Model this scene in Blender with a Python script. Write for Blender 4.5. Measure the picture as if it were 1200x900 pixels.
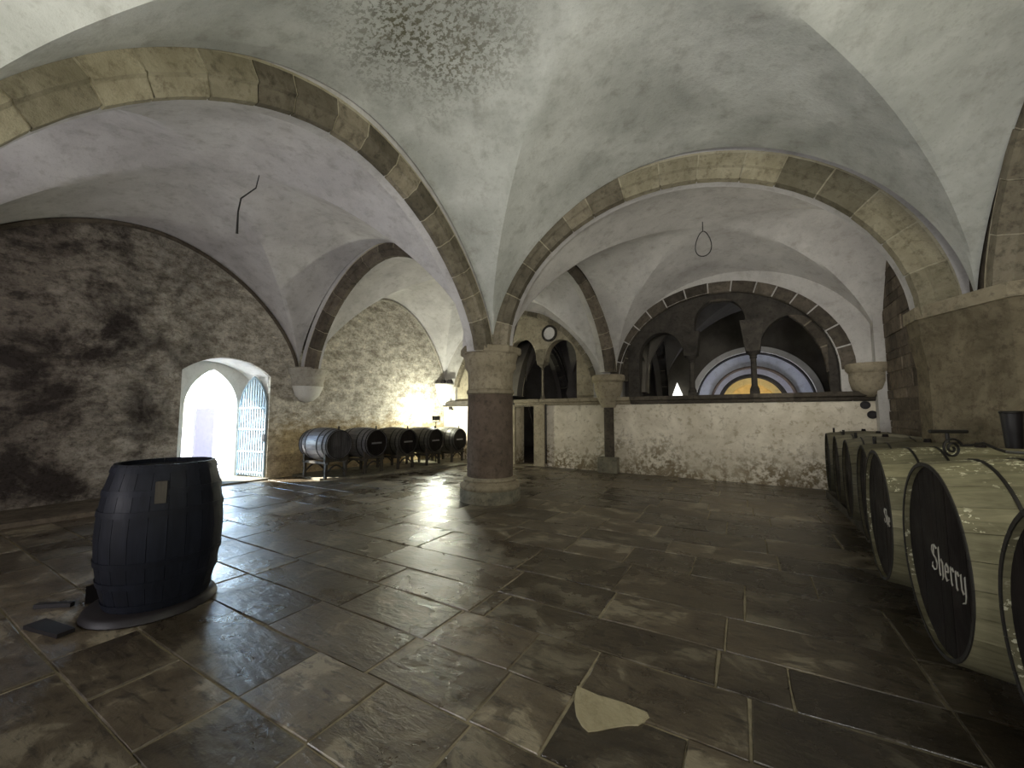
import bpy, bmesh, math, random
from math import sin, cos, pi, sqrt, radians
from mathutils import Vector, Matrix
random.seed(7)
S = bpy.context.scene
C = S.collection
for o in list(bpy.data.objects): bpy.data.objects.remove(o)

# ---------------------------------------------------------------- camera, world, lights, exposure
cd = bpy.data.cameras.new('camera'); cam = bpy.data.objects.new('camera', cd); C.objects.link(cam)
cd.sensor_width = 36.0; cd.lens = 465/1200*36; cd.clip_start = 0.05
cam.location = (0, 0, 1.6)
cam.rotation_euler = (pi/2 + math.atan(36/465), 0, radians(30.15))
S.camera = cam
S.view_settings.view_transform = 'Standard'; S.view_settings.look = 'None'
S.view_settings.gamma = 1; S.view_settings.use_curve_mapping = False
S.view_settings.exposure = 0.08
w = bpy.data.worlds.new('world'); S.world = w; w.use_nodes = True
wn = w.node_tree.nodes; wl = w.node_tree.links; bg = wn['Background']
sky = wn.new('ShaderNodeTexSky'); sky.sky_type = 'NISHITA'; sky.sun_disc = False
sky.sun_elevation = radians(42); sky.sun_rotation = radians(60); sky.air_density = 1.0; sky.dust_density = 1.5
wl.new(sky.outputs[0], bg.inputs[0]); bg.inputs[1].default_value = 4.0

def sun(name, direction, energy, color, angle=0.5):
    l = bpy.data.lights.new(name, 'SUN'); l.energy = energy; l.color = color; l.angle = radians(angle)
    o = bpy.data.objects.new(name, l); C.objects.link(o)
    o.rotation_euler = Vector(direction).to_track_quat('-Z', 'Y').to_euler(); o.location = (-20, 0, 12)
def area(name, loc, target, size, size_y, energy, color):
    l = bpy.data.lights.new(name, 'AREA'); l.shape = 'RECTANGLE'; l.size = size; l.size_y = size_y
    l.energy = energy; l.color = color
    o = bpy.data.objects.new(name, l); C.objects.link(o); o.location = loc
    o.rotation_euler = (Vector(target)-Vector(loc)).to_track_quat('-Z', 'Y').to_euler()
    return o
def spot(name, loc, target, energy, color, ang, blend=0.8, size=0.15):
    l = bpy.data.lights.new(name, 'SPOT'); l.energy = energy; l.color = color; l.spot_size = radians(ang); l.spot_blend = blend
    l.shadow_soft_size = size
    o = bpy.data.objects.new(name, l); C.objects.link(o); o.location = loc
    o.rotation_euler = (Vector(target)-Vector(loc)).to_track_quat('-Z', 'Y').to_euler()
def point(name, loc, energy, color, size=0.3):
    l = bpy.data.lights.new(name, 'POINT'); l.energy = energy; l.color = color; l.shadow_soft_size = size
    o = bpy.data.objects.new(name, l); C.objects.link(o); o.location = loc
sun('sun', (1.8, 1.15, -1.6), 34, (1, .95, .86))
# window daylight on the right; the other lamps here are added fill
area('light_fill_behind', (1.0, -3.8, 2.4), (-1.0, 4.0, 4.0), 3.0, 1.8, 190, (1, 1, .95))  # added ambient fill for the vault, no window behind it
area('light_window_right', (2.85, 1.2, 3.9), (-3.4, 1.8, 3.6), 1.8, 1.4, 150, (1, .98, .80))
area('light_fill_left', (-5.4, -3.8, 1.6), (-5.9, 5.0, 5.0), 2.4, 1.2, 175, (.98, .95, 1))  # added low fill to brighten the left bay's vault
spot('light_upward_fill', (-3.3, -1.0, .55), (1.2, 3.4, 4.4), 420, (1, 1, .93), 105, 1.0, .3)  # added upward fill for the right vault web, no lamp there
spot('light_upward_fill', (-2.2, -.7, .4), (-2.9, 2.3, 5.0), 330, (1, 1, .92), 105, 1.0, .3)  # added upward fill for the web above the left arch
area('light_fill_far_right', (2.36, 7.75, 3.3), (-3.5, 9.8, 2.0), .9, 1.2, 60, (1, .97, .90))  # added soft fill for the far right bay, wall has no opening

# ---------------------------------------------------------------- materials
def mat(name):
    m = bpy.data.materials.new(name); m.use_nodes = True
    nt = m.node_tree; b = nt.nodes['Principled BSDF']
    return m, nt, b
class N:
    def __init__(s, nt): s.nt = nt
    def new(s, t, **kw):
        n = s.nt.nodes.new(t)
        for k, v in kw.items(): setattr(n, k, v)
        return n
    def link(s, a, b): s.nt.links.new(a, b)
    def pos(s): return s.new('ShaderNodeNewGeometry').outputs['Position']
    def obj(s): return s.new('ShaderNodeTexCoord').outputs['Object']
    def rnd(s): return s.new('ShaderNodeObjectInfo').outputs['Random']
    def scale(s, v, sc):
        n = s.new('ShaderNodeMapping'); s.link(v, n.inputs[0]); n.inputs['Scale'].default_value = sc; return n.outputs[0]
    def noise(s, v, sc, det=4, rough=.6, dist=0):
        n = s.new('ShaderNodeTexNoise'); s.link(v, n.inputs['Vector']); n.inputs['Scale'].default_value = sc
        n.inputs['Detail'].default_value = det; n.inputs['Roughness'].default_value = rough; n.inputs['Distortion'].default_value = dist
        return n.outputs['Fac']
    def ramp(s, f, stops):
        n = s.new('ShaderNodeValToRGB'); s.link(f, n.inputs[0]); e = n.color_ramp.elements
        while len(e) < len(stops): e.new(.5)
        for i, (p, c) in enumerate(stops):
            e[i].position = p; e[i].color = (c, c, c, 1) if isinstance(c, (int, float)) else (*c, 1)
        return n.outputs[0]
    def mix(s, f, a, b, mode='MIX'):
        n = s.new('ShaderNodeMix', data_type='RGBA', blend_type=mode)
        if isinstance(f, (int, float)): n.inputs[0].default_value = f
        else: s.link(f, n.inputs[0])
        for x, i in ((a, 6), (b, 7)):
            if isinstance(x, tuple): n.inputs[i].default_value = (*x, 1)
            else: s.link(x, n.inputs[i])
        return n.outputs[2]
    def math(s, op, a, b=None, clamp=False):
        n = s.new('ShaderNodeMath', operation=op); n.use_clamp = clamp
        for x, i in ((a, 0), (b, 1)):
            if x is None: continue
            if isinstance(x, (int, float)): n.inputs[i].default_value = x
            else: s.link(x, n.inputs[i])
        return n.outputs[0]
    def dist(s, v, p, sc=(1, 1, 1)):
        n = s.new('ShaderNodeVectorMath', operation='SUBTRACT'); s.link(v, n.inputs[0]); n.inputs[1].default_value = p
        m = s.new('ShaderNodeVectorMath', operation='MULTIPLY'); s.link(n.outputs[0], m.inputs[0]); m.inputs[1].default_value = sc
        l = s.new('ShaderNodeVectorMath', operation='LENGTH'); s.link(m.outputs[0], l.inputs[0]); return l.outputs['Value']
    def sep(s, v):
        n = s.new('ShaderNodeSeparateXYZ'); s.link(v, n.inputs[0]); return n.outputs
    def bump(s, b, h, strength=.3, distance=.02):
        n = s.new('ShaderNodeBump'); s.link(h, n.inputs['Height']); n.inputs['Strength'].default_value = strength
        n.inputs['Distance'].default_value = distance; s.link(n.outputs[0], b.inputs['Normal'])

def plaster(name, lo, hi, flake=None, rough_bump=.25, dirt=(.16, .14, .11), dirt_amt=.35):
    m, nt, b = mat(name); n = N(nt); p = n.pos()
    a = n.noise(p, .9, 6, .62, .4); c = n.noise(p, 5, 5, .65); f = n.noise(p, 28, 4, .7); h = n.noise(n.scale(p, (1, 1, .5)), 2.3, 7, .72)
    col = n.mix(n.ramp(a, [(.35, 0), (.65, 1)]), lo, hi)
    col = n.mix(n.math('MULTIPLY', n.ramp(h, [(.48, 0), (.62, 1)]), .3), col, n.mix(1.0, col, (.66, .66, .65), 'MULTIPLY'))
    col = n.mix(n.math('MULTIPLY', n.ramp(f, [(.55, 0), (.66, 1)]), .28), col, n.mix(1.0, col, (.6, .58, .54), 'MULTIPLY'))
    col = n.mix(n.math('MULTIPLY', n.ramp(c, [(.52, 0), (.72, 1)]), dirt_amt), col, dirt)
    if flake:
        for cen, rad in flake:
            d = n.math('ADD', n.dist(p, cen), n.math('MULTIPLY', n.noise(p, 1.6, 3), .9))
            mask = n.ramp(n.math('DIVIDE', d, rad), [(.55, 1), (1.25, 0)])
            spot_ = n.ramp(n.noise(p, 17, 5, .74, .2), [(.505, 0), (.53, 1)])
            k = n.math('MULTIPLY', mask, spot_)
            col = n.mix(k, col, n.mix(n.noise(p, 3, 2), (.075, .078, .06), (.16, .14, .09)))
            col = n.mix(n.math('MULTIPLY', mask, .10), col, (.26, .27, .22))
        col = n.mix(n.ramp(n.math('ADD', n.dist(p, (-2.63, 3.12, 5.0), (1, 1, .6)), n.math('MULTIPLY', n.noise(p, 9, 2), .06)), [(.10, 1), (.13, 0)]), col, (.22, .165, .07))
        col = n.mix(n.ramp(n.math('ADD', n.dist(p, (-1.55, 2.66, 5.1)), n.math('MULTIPLY', n.noise(p, 9, 3), .25)), [(.20, 1), (.26, 0)]), col, (.12, .10, .06))
    n.link(col, b.inputs['Base Color']); b.inputs['Roughness'].default_value = .92
    b.inputs['Specular IOR Level'].default_value = .15
    n.bump(b, n.math('ADD', c, n.math('MULTIPLY', f, .5)), rough_bump*1.5, .02)
    return m
def stone(name, c1, c2, c3, rough=.9, vary=.45, bumps=.6, sc=1.0, spec=.2):
    m, nt, b = mat(name); n = N(nt); p = n.pos()
    a = n.noise(p, 2.6*sc, 6, .68, .5); c = n.noise(p, 11*sc, 5, .7); f = n.noise(p, 45*sc, 3, .7)
    col = n.mix(n.ramp(a, [(.34, 0), (.66, 1)]), c1, c2)
    col = n.mix(n.math('MULTIPLY', n.ramp(c, [(.5, 0), (.68, 1)]), .7), col, c3)
    r = n.ramp(n.rnd(), [(0, 1-vary), (1, 1+vary*.5)])
    col = n.mix(1.0, col, r, 'MULTIPLY')
    n.link(col, b.inputs['Base Color']); b.inputs['Roughness'].default_value = rough
    b.inputs['Specular IOR Level'].default_value = spec
    n.bump(b, n.math('ADD', c, n.math('MULTIPLY', f, .5)), bumps, .02)
    return m
def flat(name, col, rough=.6, metal=0, spec=.3, em=None):
    m, nt, b = mat(name); n = N(nt); p = n.obj()
    v = n.noise(p, 9, 4, .6)
    c = n.mix(v, tuple(x*.75 for x in col), tuple(min(1, x*1.2) for x in col))
    n.link(c, b.inputs['Base Color']); b.inputs['Roughness'].default_value = rough; b.inputs['Metallic'].default_value = metal
    b.inputs['Specular IOR Level'].default_value = spec
    if em: b.inputs['Emission Color'].default_value = (*em[0], 1); b.inputs['Emission Strength'].default_value = em[1]
    return m
def wood(name, c1, c2, rough, spec=.4, spots=None, axis=2, bumps=.3, chime=False):
    m, nt, b = mat(name); n = N(nt); o = n.obj()
    sc = [16, 16, 16]; sc[2 if chime else axis] = 1.4
    g = n.noise(n.scale(o, sc), 1.6, 5, .65, .6); big = n.noise(o, 3, 4, .6)
    col = n.mix(n.ramp(g, [(.3, 0), (.7, 1)]), c1, c2)
    col = n.mix(n.math('MULTIPLY', n.ramp(big, [(.45, 0), (.7, 1)]), .5), col, tuple(x*.55 for x in c1))
    r = n.ramp(n.rnd(), [(0, .72), (1, 1.15)]); col = n.mix(1.0, col, r, 'MULTIPLY')
    if spots:
        d = n.ramp(n.noise(n.scale(o, (17, 17, 15)), 2.0, 4, .6), [(.58, 0), (.60, 1)])
        k = n.ramp(n.noise(o, 2.6, 2), [(.54, 0), (.6, 1)])
        col = n.mix(n.math('MULTIPLY', d, k), col, spots)
    if chime: col = n.mix(n.math('LESS_THAN', n.sep(o)[2], .006), col, (.014, .012, .010))
    n.link(col, b.inputs['Base Color'])
    rr = n.ramp(big, [(.3, rough-.08), (.7, min(1, rough+.15))]); n.link(rr, b.inputs['Roughness'])
    b.inputs['Specular IOR Level'].default_value = spec
    n.bump(b, g, bumps, .008)
    return m

M = {}
FL = [((-2.55, 2.85, 4.95), 1.75), ((-3.45, 3.5, 4.5), 1.25), ((-1.6, 2.62, 5.1), .9)]
M['vaultA'] = plaster('vault_plaster_grey', (.38, .387, .355), (.575, .58, .545), FL)
M['vault'] = plaster('vault_plaster_lilac', (.47, .45, .44), (.62, .60, .585))
M['vaultD'] = plaster('vault_plaster_back', (.40, .38, .355), (.52, .50, .465))
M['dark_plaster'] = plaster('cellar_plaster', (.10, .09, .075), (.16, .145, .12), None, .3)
M['pale'] = plaster('pale_limewash', (.62, .60, .55), (.72, .70, .64), None, .2, (.4, .36, .3), .3)
M['arch'] = stone('arch_stone', (.12, .103, .072), (.235, .205, .15), (.06, .05, .036))
M['arch_light'] = stone('arch_stone_ochre', (.23, .203, .135), (.35, .315, .225), (.12, .10, .065))
M['arch_dark'] = stone('arch_stone_brown', (.058, .049, .038), (.125, .105, .08), (.034, .029, .023))
M['arch_mid'] = stone('arch_stone_grey_brown', (.095, .078, .06), (.19, .158, .12), (.05, .04, .032))
M['mortar_dim'] = stone('old_mortar', (.17, .15, .11), (.24, .21, .15), (.11, .095, .07), vary=.1)
M['mortar'] = stone('mortar', (.36, .32, .22), (.46, .42, .32), (.25, .22, .15), vary=.1)
M['shaft'] = stone('column_shaft_stone', (.085, .064, .048), (.14, .106, .08), (.05, .04, .031), vary=.05, bumps=.35)
M['cap'] = stone('capital_stone', (.22, .185, .125), (.33, .285, .20), (.12, .10, .07), vary=.1, bumps=.4)
M['base'] = stone('column_base_stone', (.11, .105, .08), (.24, .215, .155), (.06, .055, .04), vary=.1)
M['corbel'] = stone('corbel_stone', (.33, .30, .25), (.45, .42, .36), (.2, .18, .15), vary=.05, bumps=.3)
M['masonry'] = stone('wall_masonry', (.085, .068, .05), (.18, .145, .105), (.05, .04, .03))
M['pier'] = stone('pier_stone', (.10, .083, .052), (.21, .175, .115), (.055, .044, .03), vary=.05)
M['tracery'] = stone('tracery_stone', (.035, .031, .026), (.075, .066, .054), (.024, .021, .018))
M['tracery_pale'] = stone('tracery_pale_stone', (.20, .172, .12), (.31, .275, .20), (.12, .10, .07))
M['iron'] = flat('wrought_iron', (.022, .02, .018), .55, .6)
M['wire'] = flat('wire', (.03, .028, .026), .6)
M['black'] = flat('black_paint', (.012, .010, .011), .5)
M['gate'] = flat('grey_blue_paint', (.30, .38, .42), .5, .1)
M['paint'] = flat('grey_lettering_paint', (.36, .34, .29), .8)
M['steel'] = flat('dull_steel', (.30, .30, .30), .35, .8)
M['woodupright'] = wood('black_tarred_oak', (.005, .006, .010), (.012, .014, .022), .5, .16)
M['woodright'] = wood('mossy_grey_oak', (.115, .105, .058), (.25, .23, .14), .62, .35, (.52, .50, .36), chime=True)
M['woodright_dark'] = wood('dark_grey_oak', (.055, .049, .03), (.12, .107, .066), .65, .3, None, chime=True)
M['woodleft'] = wood('slate_oak', (.10, .10, .11), (.23, .22, .225), .42, .5, None, chime=True)
M['woodleft_dark'] = wood('dark_oak', (.04, .038, .032), (.105, .095, .075), .5, .4, None, chime=True)
M['head'] = wood('black_head_oak', (.006, .005, .005), (.015, .011, .010), .6, .12, None, axis=1)
M['head_grey'] = wood('grey_head_oak', (.025, .024, .026), (.075, .07, .072), .5, .3, None, axis=1)
M['stand'] = wood('dark_stand_oak', (.03, .026, .02), (.07, .06, .045), .6, .3)
M['goldlit'] = plaster('gold_lit_plaster', (.70, .50, .17), (.80, .60, .24))  # warm light of the inner arch put into the plaster colour
M['bluelit'] = plaster('blue_lit_plaster', (.60, .62, .70), (.72, .74, .80), None, .1)  # bluish daylight on white plaster put into the colour
M['greywash'] = plaster('grey_limewash', (.30, .29, .31), (.40, .39, .41), None, .1)
M['ground'] = stone('yard_paving', (.45, .44, .42), (.6, .58, .55), (.35, .33, .3), vary=.05)

# left wall: stained dark plaster over rubble, ochre towards the door's far side
m, nt, b = mat('left_wall_plaster'); n = N(nt); p = n.pos(); M['wall_left'] = m
a = n.noise(p, .8, 8, .68, .25); c = n.noise(n.scale(p, (1, 1, 1.6)), 3.2, 7, .72, .15); f = n.noise(p, 24, 4, .7)
px = n.sep(p)
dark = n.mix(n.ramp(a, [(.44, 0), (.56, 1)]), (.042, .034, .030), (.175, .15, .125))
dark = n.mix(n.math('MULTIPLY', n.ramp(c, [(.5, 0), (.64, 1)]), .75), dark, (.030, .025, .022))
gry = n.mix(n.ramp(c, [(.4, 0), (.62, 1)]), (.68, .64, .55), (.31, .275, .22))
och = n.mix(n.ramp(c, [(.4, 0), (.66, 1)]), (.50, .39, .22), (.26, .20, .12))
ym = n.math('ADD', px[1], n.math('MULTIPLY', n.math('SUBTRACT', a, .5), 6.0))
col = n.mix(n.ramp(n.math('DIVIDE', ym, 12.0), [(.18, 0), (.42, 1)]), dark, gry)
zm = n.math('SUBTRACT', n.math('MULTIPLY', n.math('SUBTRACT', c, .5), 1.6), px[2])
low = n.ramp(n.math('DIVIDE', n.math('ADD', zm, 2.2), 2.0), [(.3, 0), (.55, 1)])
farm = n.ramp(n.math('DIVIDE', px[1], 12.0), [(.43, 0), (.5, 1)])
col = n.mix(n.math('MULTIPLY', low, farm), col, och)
br = n.new('ShaderNodeTexBrick'); n.link(n.new('ShaderNodeTexCoord').outputs['Object'], br.inputs['Vector'])
cx = n.new('ShaderNodeCombineXYZ'); n.link(px[1], cx.inputs[0]); n.link(px[2], cx.inputs[1]); n.link(cx.outputs[0], br.inputs['Vector'])
br.inputs['Scale'].default_value = 1; br.inputs['Brick Width'].default_value = .42; br.inputs['Row Height'].default_value = .17
br.inputs['Mortar Size'].default_value = .018; br.inputs['Color1'].default_value = (1, 1, 1, 1); br.inputs['Color2'].default_value = (.75, .75, .75, 1); br.inputs['Mortar'].default_value = (.55, .55, .55, 1)
farw = n.math('MULTIPLY', n.ramp(n.math('DIVIDE', px[1], 12.0), [(.55, 0), (.66, 1)]), .2)
col = n.mix(farw, col, n.mix(1.0, col, br.outputs[0], 'MULTIPLY'))
g1 = n.noise(p, 15, 7, .78, .3); g2 = n.noise(n.scale(p, (1, 1, 2.6)), 7, 6, .75, .2)
col = n.mix(n.math('MULTIPLY', n.ramp(g1, [(.50, 0), (.60, 1)]), .6), col, n.mix(1.0, col, (.38, .36, .34), 'MULTIPLY'))
col = n.mix(n.math('MULTIPLY', n.ramp(g2, [(.54, 0), (.64, 1)]), .45), col, n.mix(1.0, col, (1.7, 1.65, 1.55), 'MULTIPLY'))
n.link(col, b.inputs['Base Color']); b.inputs['Roughness'].default_value = .9; b.inputs['Specular IOR Level'].default_value = .15
n.bump(b, n.math('ADD', g2, n.math('MULTIPLY', g1, .8)), .9, .03)

# back wall dado: cream plaster, flaking near the floor
m, nt, b = mat('back_wall_plaster'); n = N(nt); p = n.pos(); M['wall_back'] = m
a = n.noise(p, 1.3, 6, .65, .5); c = n.noise(p, 8, 6, .7, .3); px = n.sep(p)
col = n.mix(n.ramp(a, [(.38, 0), (.64, 1)]), (.52, .465, .36), (.72, .66, .54))
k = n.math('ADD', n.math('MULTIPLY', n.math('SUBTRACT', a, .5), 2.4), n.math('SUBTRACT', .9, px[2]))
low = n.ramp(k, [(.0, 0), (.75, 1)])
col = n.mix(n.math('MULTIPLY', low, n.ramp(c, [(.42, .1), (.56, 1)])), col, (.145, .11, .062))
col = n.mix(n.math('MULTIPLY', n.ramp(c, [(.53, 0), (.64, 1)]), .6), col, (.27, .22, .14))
n.link(col, b.inputs['Base Color']); b.inputs['Roughness'].default_value = .92; b.inputs['Specular IOR Level'].default_value = .15
n.bump(b, c, .6, .03)

# floor slabs: dark damp stone
m, nt, b = mat('paving_stone'); n = N(nt); p = n.pos(); M['slab'] = m
rv = n.new('ShaderNodeVectorMath', operation='ADD'); n.link(p, rv.inputs[0])
cmb = n.new('ShaderNodeCombineXYZ'); n.link(n.math('MULTIPLY', n.rnd(), 40), cmb.inputs[0]); n.link(cmb.outputs[0], rv.inputs[1])
q = rv.outputs[0]
a = n.noise(q, 2.2, 6, .62, .6); c = n.noise(n.scale(q, (2.5, 8, 3)), 2.6, 6, .7, .4); f = n.noise(p, 40, 3, .7); big = n.noise(p, .55, 4, .6, .5)
col = n.mix(n.ramp(a, [(.36, 0), (.64, 1)]), (.044, .033, .021), (.098, .078, .050))
col = n.mix(n.math('MULTIPLY', n.ramp(a, [(.55, 0), (.60, 1)]), .7), col, (.19, .165, .115))
col = n.mix(n.math('MULTIPLY', n.ramp(c, [(.52, 0), (.62, 1)]), .7), col, (.018, .014, .010))
col = n.mix(n.math('MULTIPLY', n.ramp(f, [(.60, 0), (.68, 1)]), .35), col, (.17, .15, .10))
r = n.ramp(n.rnd(), [(0, .55), (1, 1.6)]); col = n.mix(1.0, col, r, 'MULTIPLY')
n.link(col, b.inputs['Base Color'])
wet = n.math('ADD', n.math('MULTIPLY', big, .6), n.math('MULTIPLY', a, .4))
rr = n.math('ADD', n.ramp(wet, [(.40, .13), (.60, .40)]), n.math('MULTIPLY', n.rnd(), .12)); n.link(rr, b.inputs['Roughness']); b.inputs['Specular IOR Level'].default_value = .75
n.bump(b, n.math('ADD', n.math('MULTIPLY', c, 1.0), n.math('ADD', n.math('MULTIPLY', f, .2), n.math('MULTIPLY', n.noise(q, 6, 4, .6, .8), 1.0))), .5, .014)
M['joint'] = stone('floor_mortar', (.20, .172, .118), (.32, .28, .195), (.115, .095, .062), vary=.0, bumps=.4)
M['patch'] = stone('mortar_patch', (.26, .225, .14), (.33, .29, .19), (.21, .18, .11), vary=.0, bumps=.4)

# ---------------------------------------------------------------- mesh helpers
def link(name, bm, m, parent=None, smooth=False, kind=None):
    me = bpy.data.meshes.new(name)
    bmesh.ops.recalc_face_normals(bm, faces=bm.faces)
    bm.to_mesh(me); bm.free()
    if smooth:
        for f in me.polygons: f.use_smooth = True
        try: me.set_sharp_from_angle(angle=radians(40))
        except Exception: pass
    me.materials.append(M[m] if isinstance(m, str) else m)
    o = bpy.data.objects.new(name, me); C.objects.link(o)
    if parent: o.parent = parent
    if kind: o['kind'] = kind
    return o
def empty(name, loc=(0, 0, 0), rot=(0, 0, 0)):
    o = bpy.data.objects.new(name, None); C.objects.link(o); o.location = loc; o.rotation_euler = rot
    o.empty_display_size = .1
    return o
def tag(o, label, cat, group=None):
    o['label'] = label; o['category'] = cat
    if group: o['group'] = group
    return o
def struct(o): o['kind'] = 'structure'; return o
def box(bm, x0, x1, y0, y1, z0, z1):
    v = [bm.verts.new((x, y, z)) for z in (z0, z1) for y in (y0, y1) for x in (x0, x1)]
    for f in ((0, 2, 3, 1), (4, 5, 7, 6), (0, 1, 5, 4), (2, 6, 7, 3), (0, 4, 6, 2), (1, 3, 7, 5)): bm.faces.new([v[i] for i in f])
    return v
def bar(bm, a, b, r, nseg=8, r2=None):
    a = Vector(a); b = Vector(b); d = (b-a); u = d.normalized(); r2 = r if r2 is None else r2
    e = Vector((0, 0, 1)) if abs(u.z) < .9 else Vector((1, 0, 0))
    p = u.cross(e).normalized(); q = u.cross(p)
    A = []; B = []
    for i in range(nseg):
        t = 2*pi*i/nseg; k = p*cos(t)+q*sin(t)
        A.append(bm.verts.new(a+k*r)); B.append(bm.verts.new(b+k*r2))
    for i in range(nseg):
        j = (i+1) % nseg; bm.faces.new((A[i], A[j], B[j], B[i]))
    bm.faces.new(A[::-1]); bm.faces.new(B)
def beam(bm, a, b, wx, wz):            # rectangular bar
    a = Vector(a); b = Vector(b); u = (b-a).normalized()
    e = Vector((0, 0, 1)) if abs(u.z) < .9 else Vector((0, 1, 0))
    p = u.cross(e).normalized(); q = p.cross(u)
    A = [bm.verts.new(a+p*sx*wx/2+q*sz*wz/2) for sx, sz in ((-1, -1), (1, -1), (1, 1), (-1, 1))]
    B = [bm.verts.new(b+p*sx*wx/2+q*sz*wz/2) for sx, sz in ((-1, -1), (1, -1), (1, 1), (-1, 1))]
    for i in range(4): j = (i+1) % 4; bm.faces.new((A[i], A[j], B[j], B[i]))
    bm.faces.new(A[::-1]); bm.faces.new(B)
def tube(bm, pts, r, nseg=6, closed=False):
    pts = [Vector(p) for p in pts]; rings = []; L = len(pts); prev = None
    for i, p in enumerate(pts):
        t = (pts[min(i+1, L-1)]-pts[max(i-1, 0)]).normalized()
        if prev is None:
            e = Vector((0, 0, 1)) if abs(t.z) < .9 else Vector((1, 0, 0)); a = t.cross(e).normalized()
        else: a = (prev-t*prev.dot(t)).normalized()
        prev = a; b2 = t.cross(a); rr = r[i] if isinstance(r, (list, tuple)) else r
        rings.append([bm.verts.new(p+(a*cos(2*pi*k/nseg)+b2*sin(2*pi*k/nseg))*rr) for k in range(nseg)])
    for i in range(L-1):
        for k in range(nseg):
            j = (k+1) % nseg; bm.faces.new((rings[i][k], rings[i][j], rings[i+1][j], rings[i+1][k]))
    bm.faces.new(rings[0][::-1]); bm.faces.new(rings[-1])
def lathe(bm, prof, nseg=40, a0=0, a1=2*pi, cx=0, cy=0):
    full = abs(a1-a0-2*pi) < 1e-6; cnt = nseg if full else nseg+1; rings = []
    for r, z in prof:
        if r < 1e-5: rings.append([bm.verts.new((cx, cy, z))])
        else: rings.append([bm.verts.new((cx+r*cos(a0+(a1-a0)*i/nseg), cy+r*sin(a0+(a1-a0)*i/nseg), z)) for i in range(cnt)])
    for R0, R1 in zip(rings, rings[1:]):
        for i in range(nseg):
            j = (i+1) % cnt if full else i+1
            if len(R0) == 1 and len(R1) == 1: continue
            if len(R0) == 1: bm.faces.new((R0[0], R1[j], R1[i]))
            elif len(R1) == 1: bm.faces.new((R0[i], R0[j], R1[0]))
            else: bm.faces.new((R0[i], R0[j], R1[j], R1[i]))
    for R in (rings[0], rings[-1]):
        if len(R) > 2: bm.faces.new(R)
def prism(bm, poly, h0, h1, axis=2):    # extrude polygon (list of 2-D) along an axis
    def P(a, b, h): return {2: (a, b, h), 0: (h, a, b), 1: (a, h, b)}[axis]
    A = [bm.verts.new(P(a, b, h0)) for a, b in poly]; B = [bm.verts.new(P(a, b, h1)) for a, b in poly]
    for i in range(len(poly)):
        j = (i+1) % len(poly); bm.faces.new((A[i], A[j], B[j], B[i]))
    bm.faces.new(A[::-1]); bm.faces.new(B)

def prof(t, p=1.85, q=.7):
    t = min(1, abs(t)); return (max(0, 1-t**p))**q

# wall with openings. origin O, unit dir D along wall, outward depth T (vector); openings: (a0,a1,zb(fn or float),ztop fn)
def pierced(O, D, T, L, z0, z1, ops, seg=14):
    bm = bmesh.new(); O = Vector(O); D = Vector(D).normalized(); T = Vector(T)
    def P(a, z, k): return O+D*a+Vector((0, 0, z))+T*k
    def quad(*ps): bm.faces.new([bm.verts.new(x) for x in ps])
    def patch(a, b, za0, zb0, za1, zb1):
        for k in (0, 1): quad(P(a, za0, k), P(b, zb0, k), P(b, zb1, k), P(a, za1, k))
    cur = 0.0
    for a0, a1, zb, top in sorted(ops, key=lambda o: o[0]):
        if a0 > cur: patch(cur, a0, z0, z0, z1, z1)
        ts = [a0+(a1-a0)*(1-cos(pi*i/seg))/2 for i in range(seg+1)]
        fb = zb if callable(zb) else (lambda a, zb=zb: zb)
        for a, b2 in zip(ts, ts[1:]):
            if callable(zb) or zb > z0+1e-4:
                patch(a, b2, z0, z0, fb(a), fb(b2)); quad(P(a, fb(a), 0), P(b2, fb(b2), 0), P(b2, fb(b2), 1), P(a, fb(a), 1))
            patch(a, b2, top(a), top(b2), z1, z1)
            quad(P(a, top(a), 0), P(b2, top(b2), 0), P(b2, top(b2), 1), P(a, top(a), 1))
        for a in (a0, a1):
            nb_ = [o_ for o_ in ops if o_[3] is not top and (abs(o_[0]-a) < 1e-6 or abs(o_[1]-a) < 1e-6)]
            if nb_:
                za, zb2 = sorted((top(a), nb_[0][3](a)))
                if a == a0 and zb2-za > 1e-3: quad(P(a, za, 0), P(a, zb2, 0), P(a, zb2, 1), P(a, za, 1))
                continue
            if top(a)-fb(a) > 1e-3: quad(P(a, fb(a), 0), P(a, top(a), 0), P(a, top(a), 1), P(a, fb(a), 1))
        cur = a1
    if cur < L: patch(cur, L, z0, z0, z1, z1)
    for a in (0, L): quad(P(a, z0, 0), P(a, z1, 0), P(a, z1, 1), P(a, z0, 1))
    quad(P(0, z1, 0), P(L, z1, 0), P(L, z1, 1), P(0, z1, 1))
    bmesh.ops.remove_doubles(bm, verts=bm.verts, dist=1e-4)
    return bm

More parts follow.
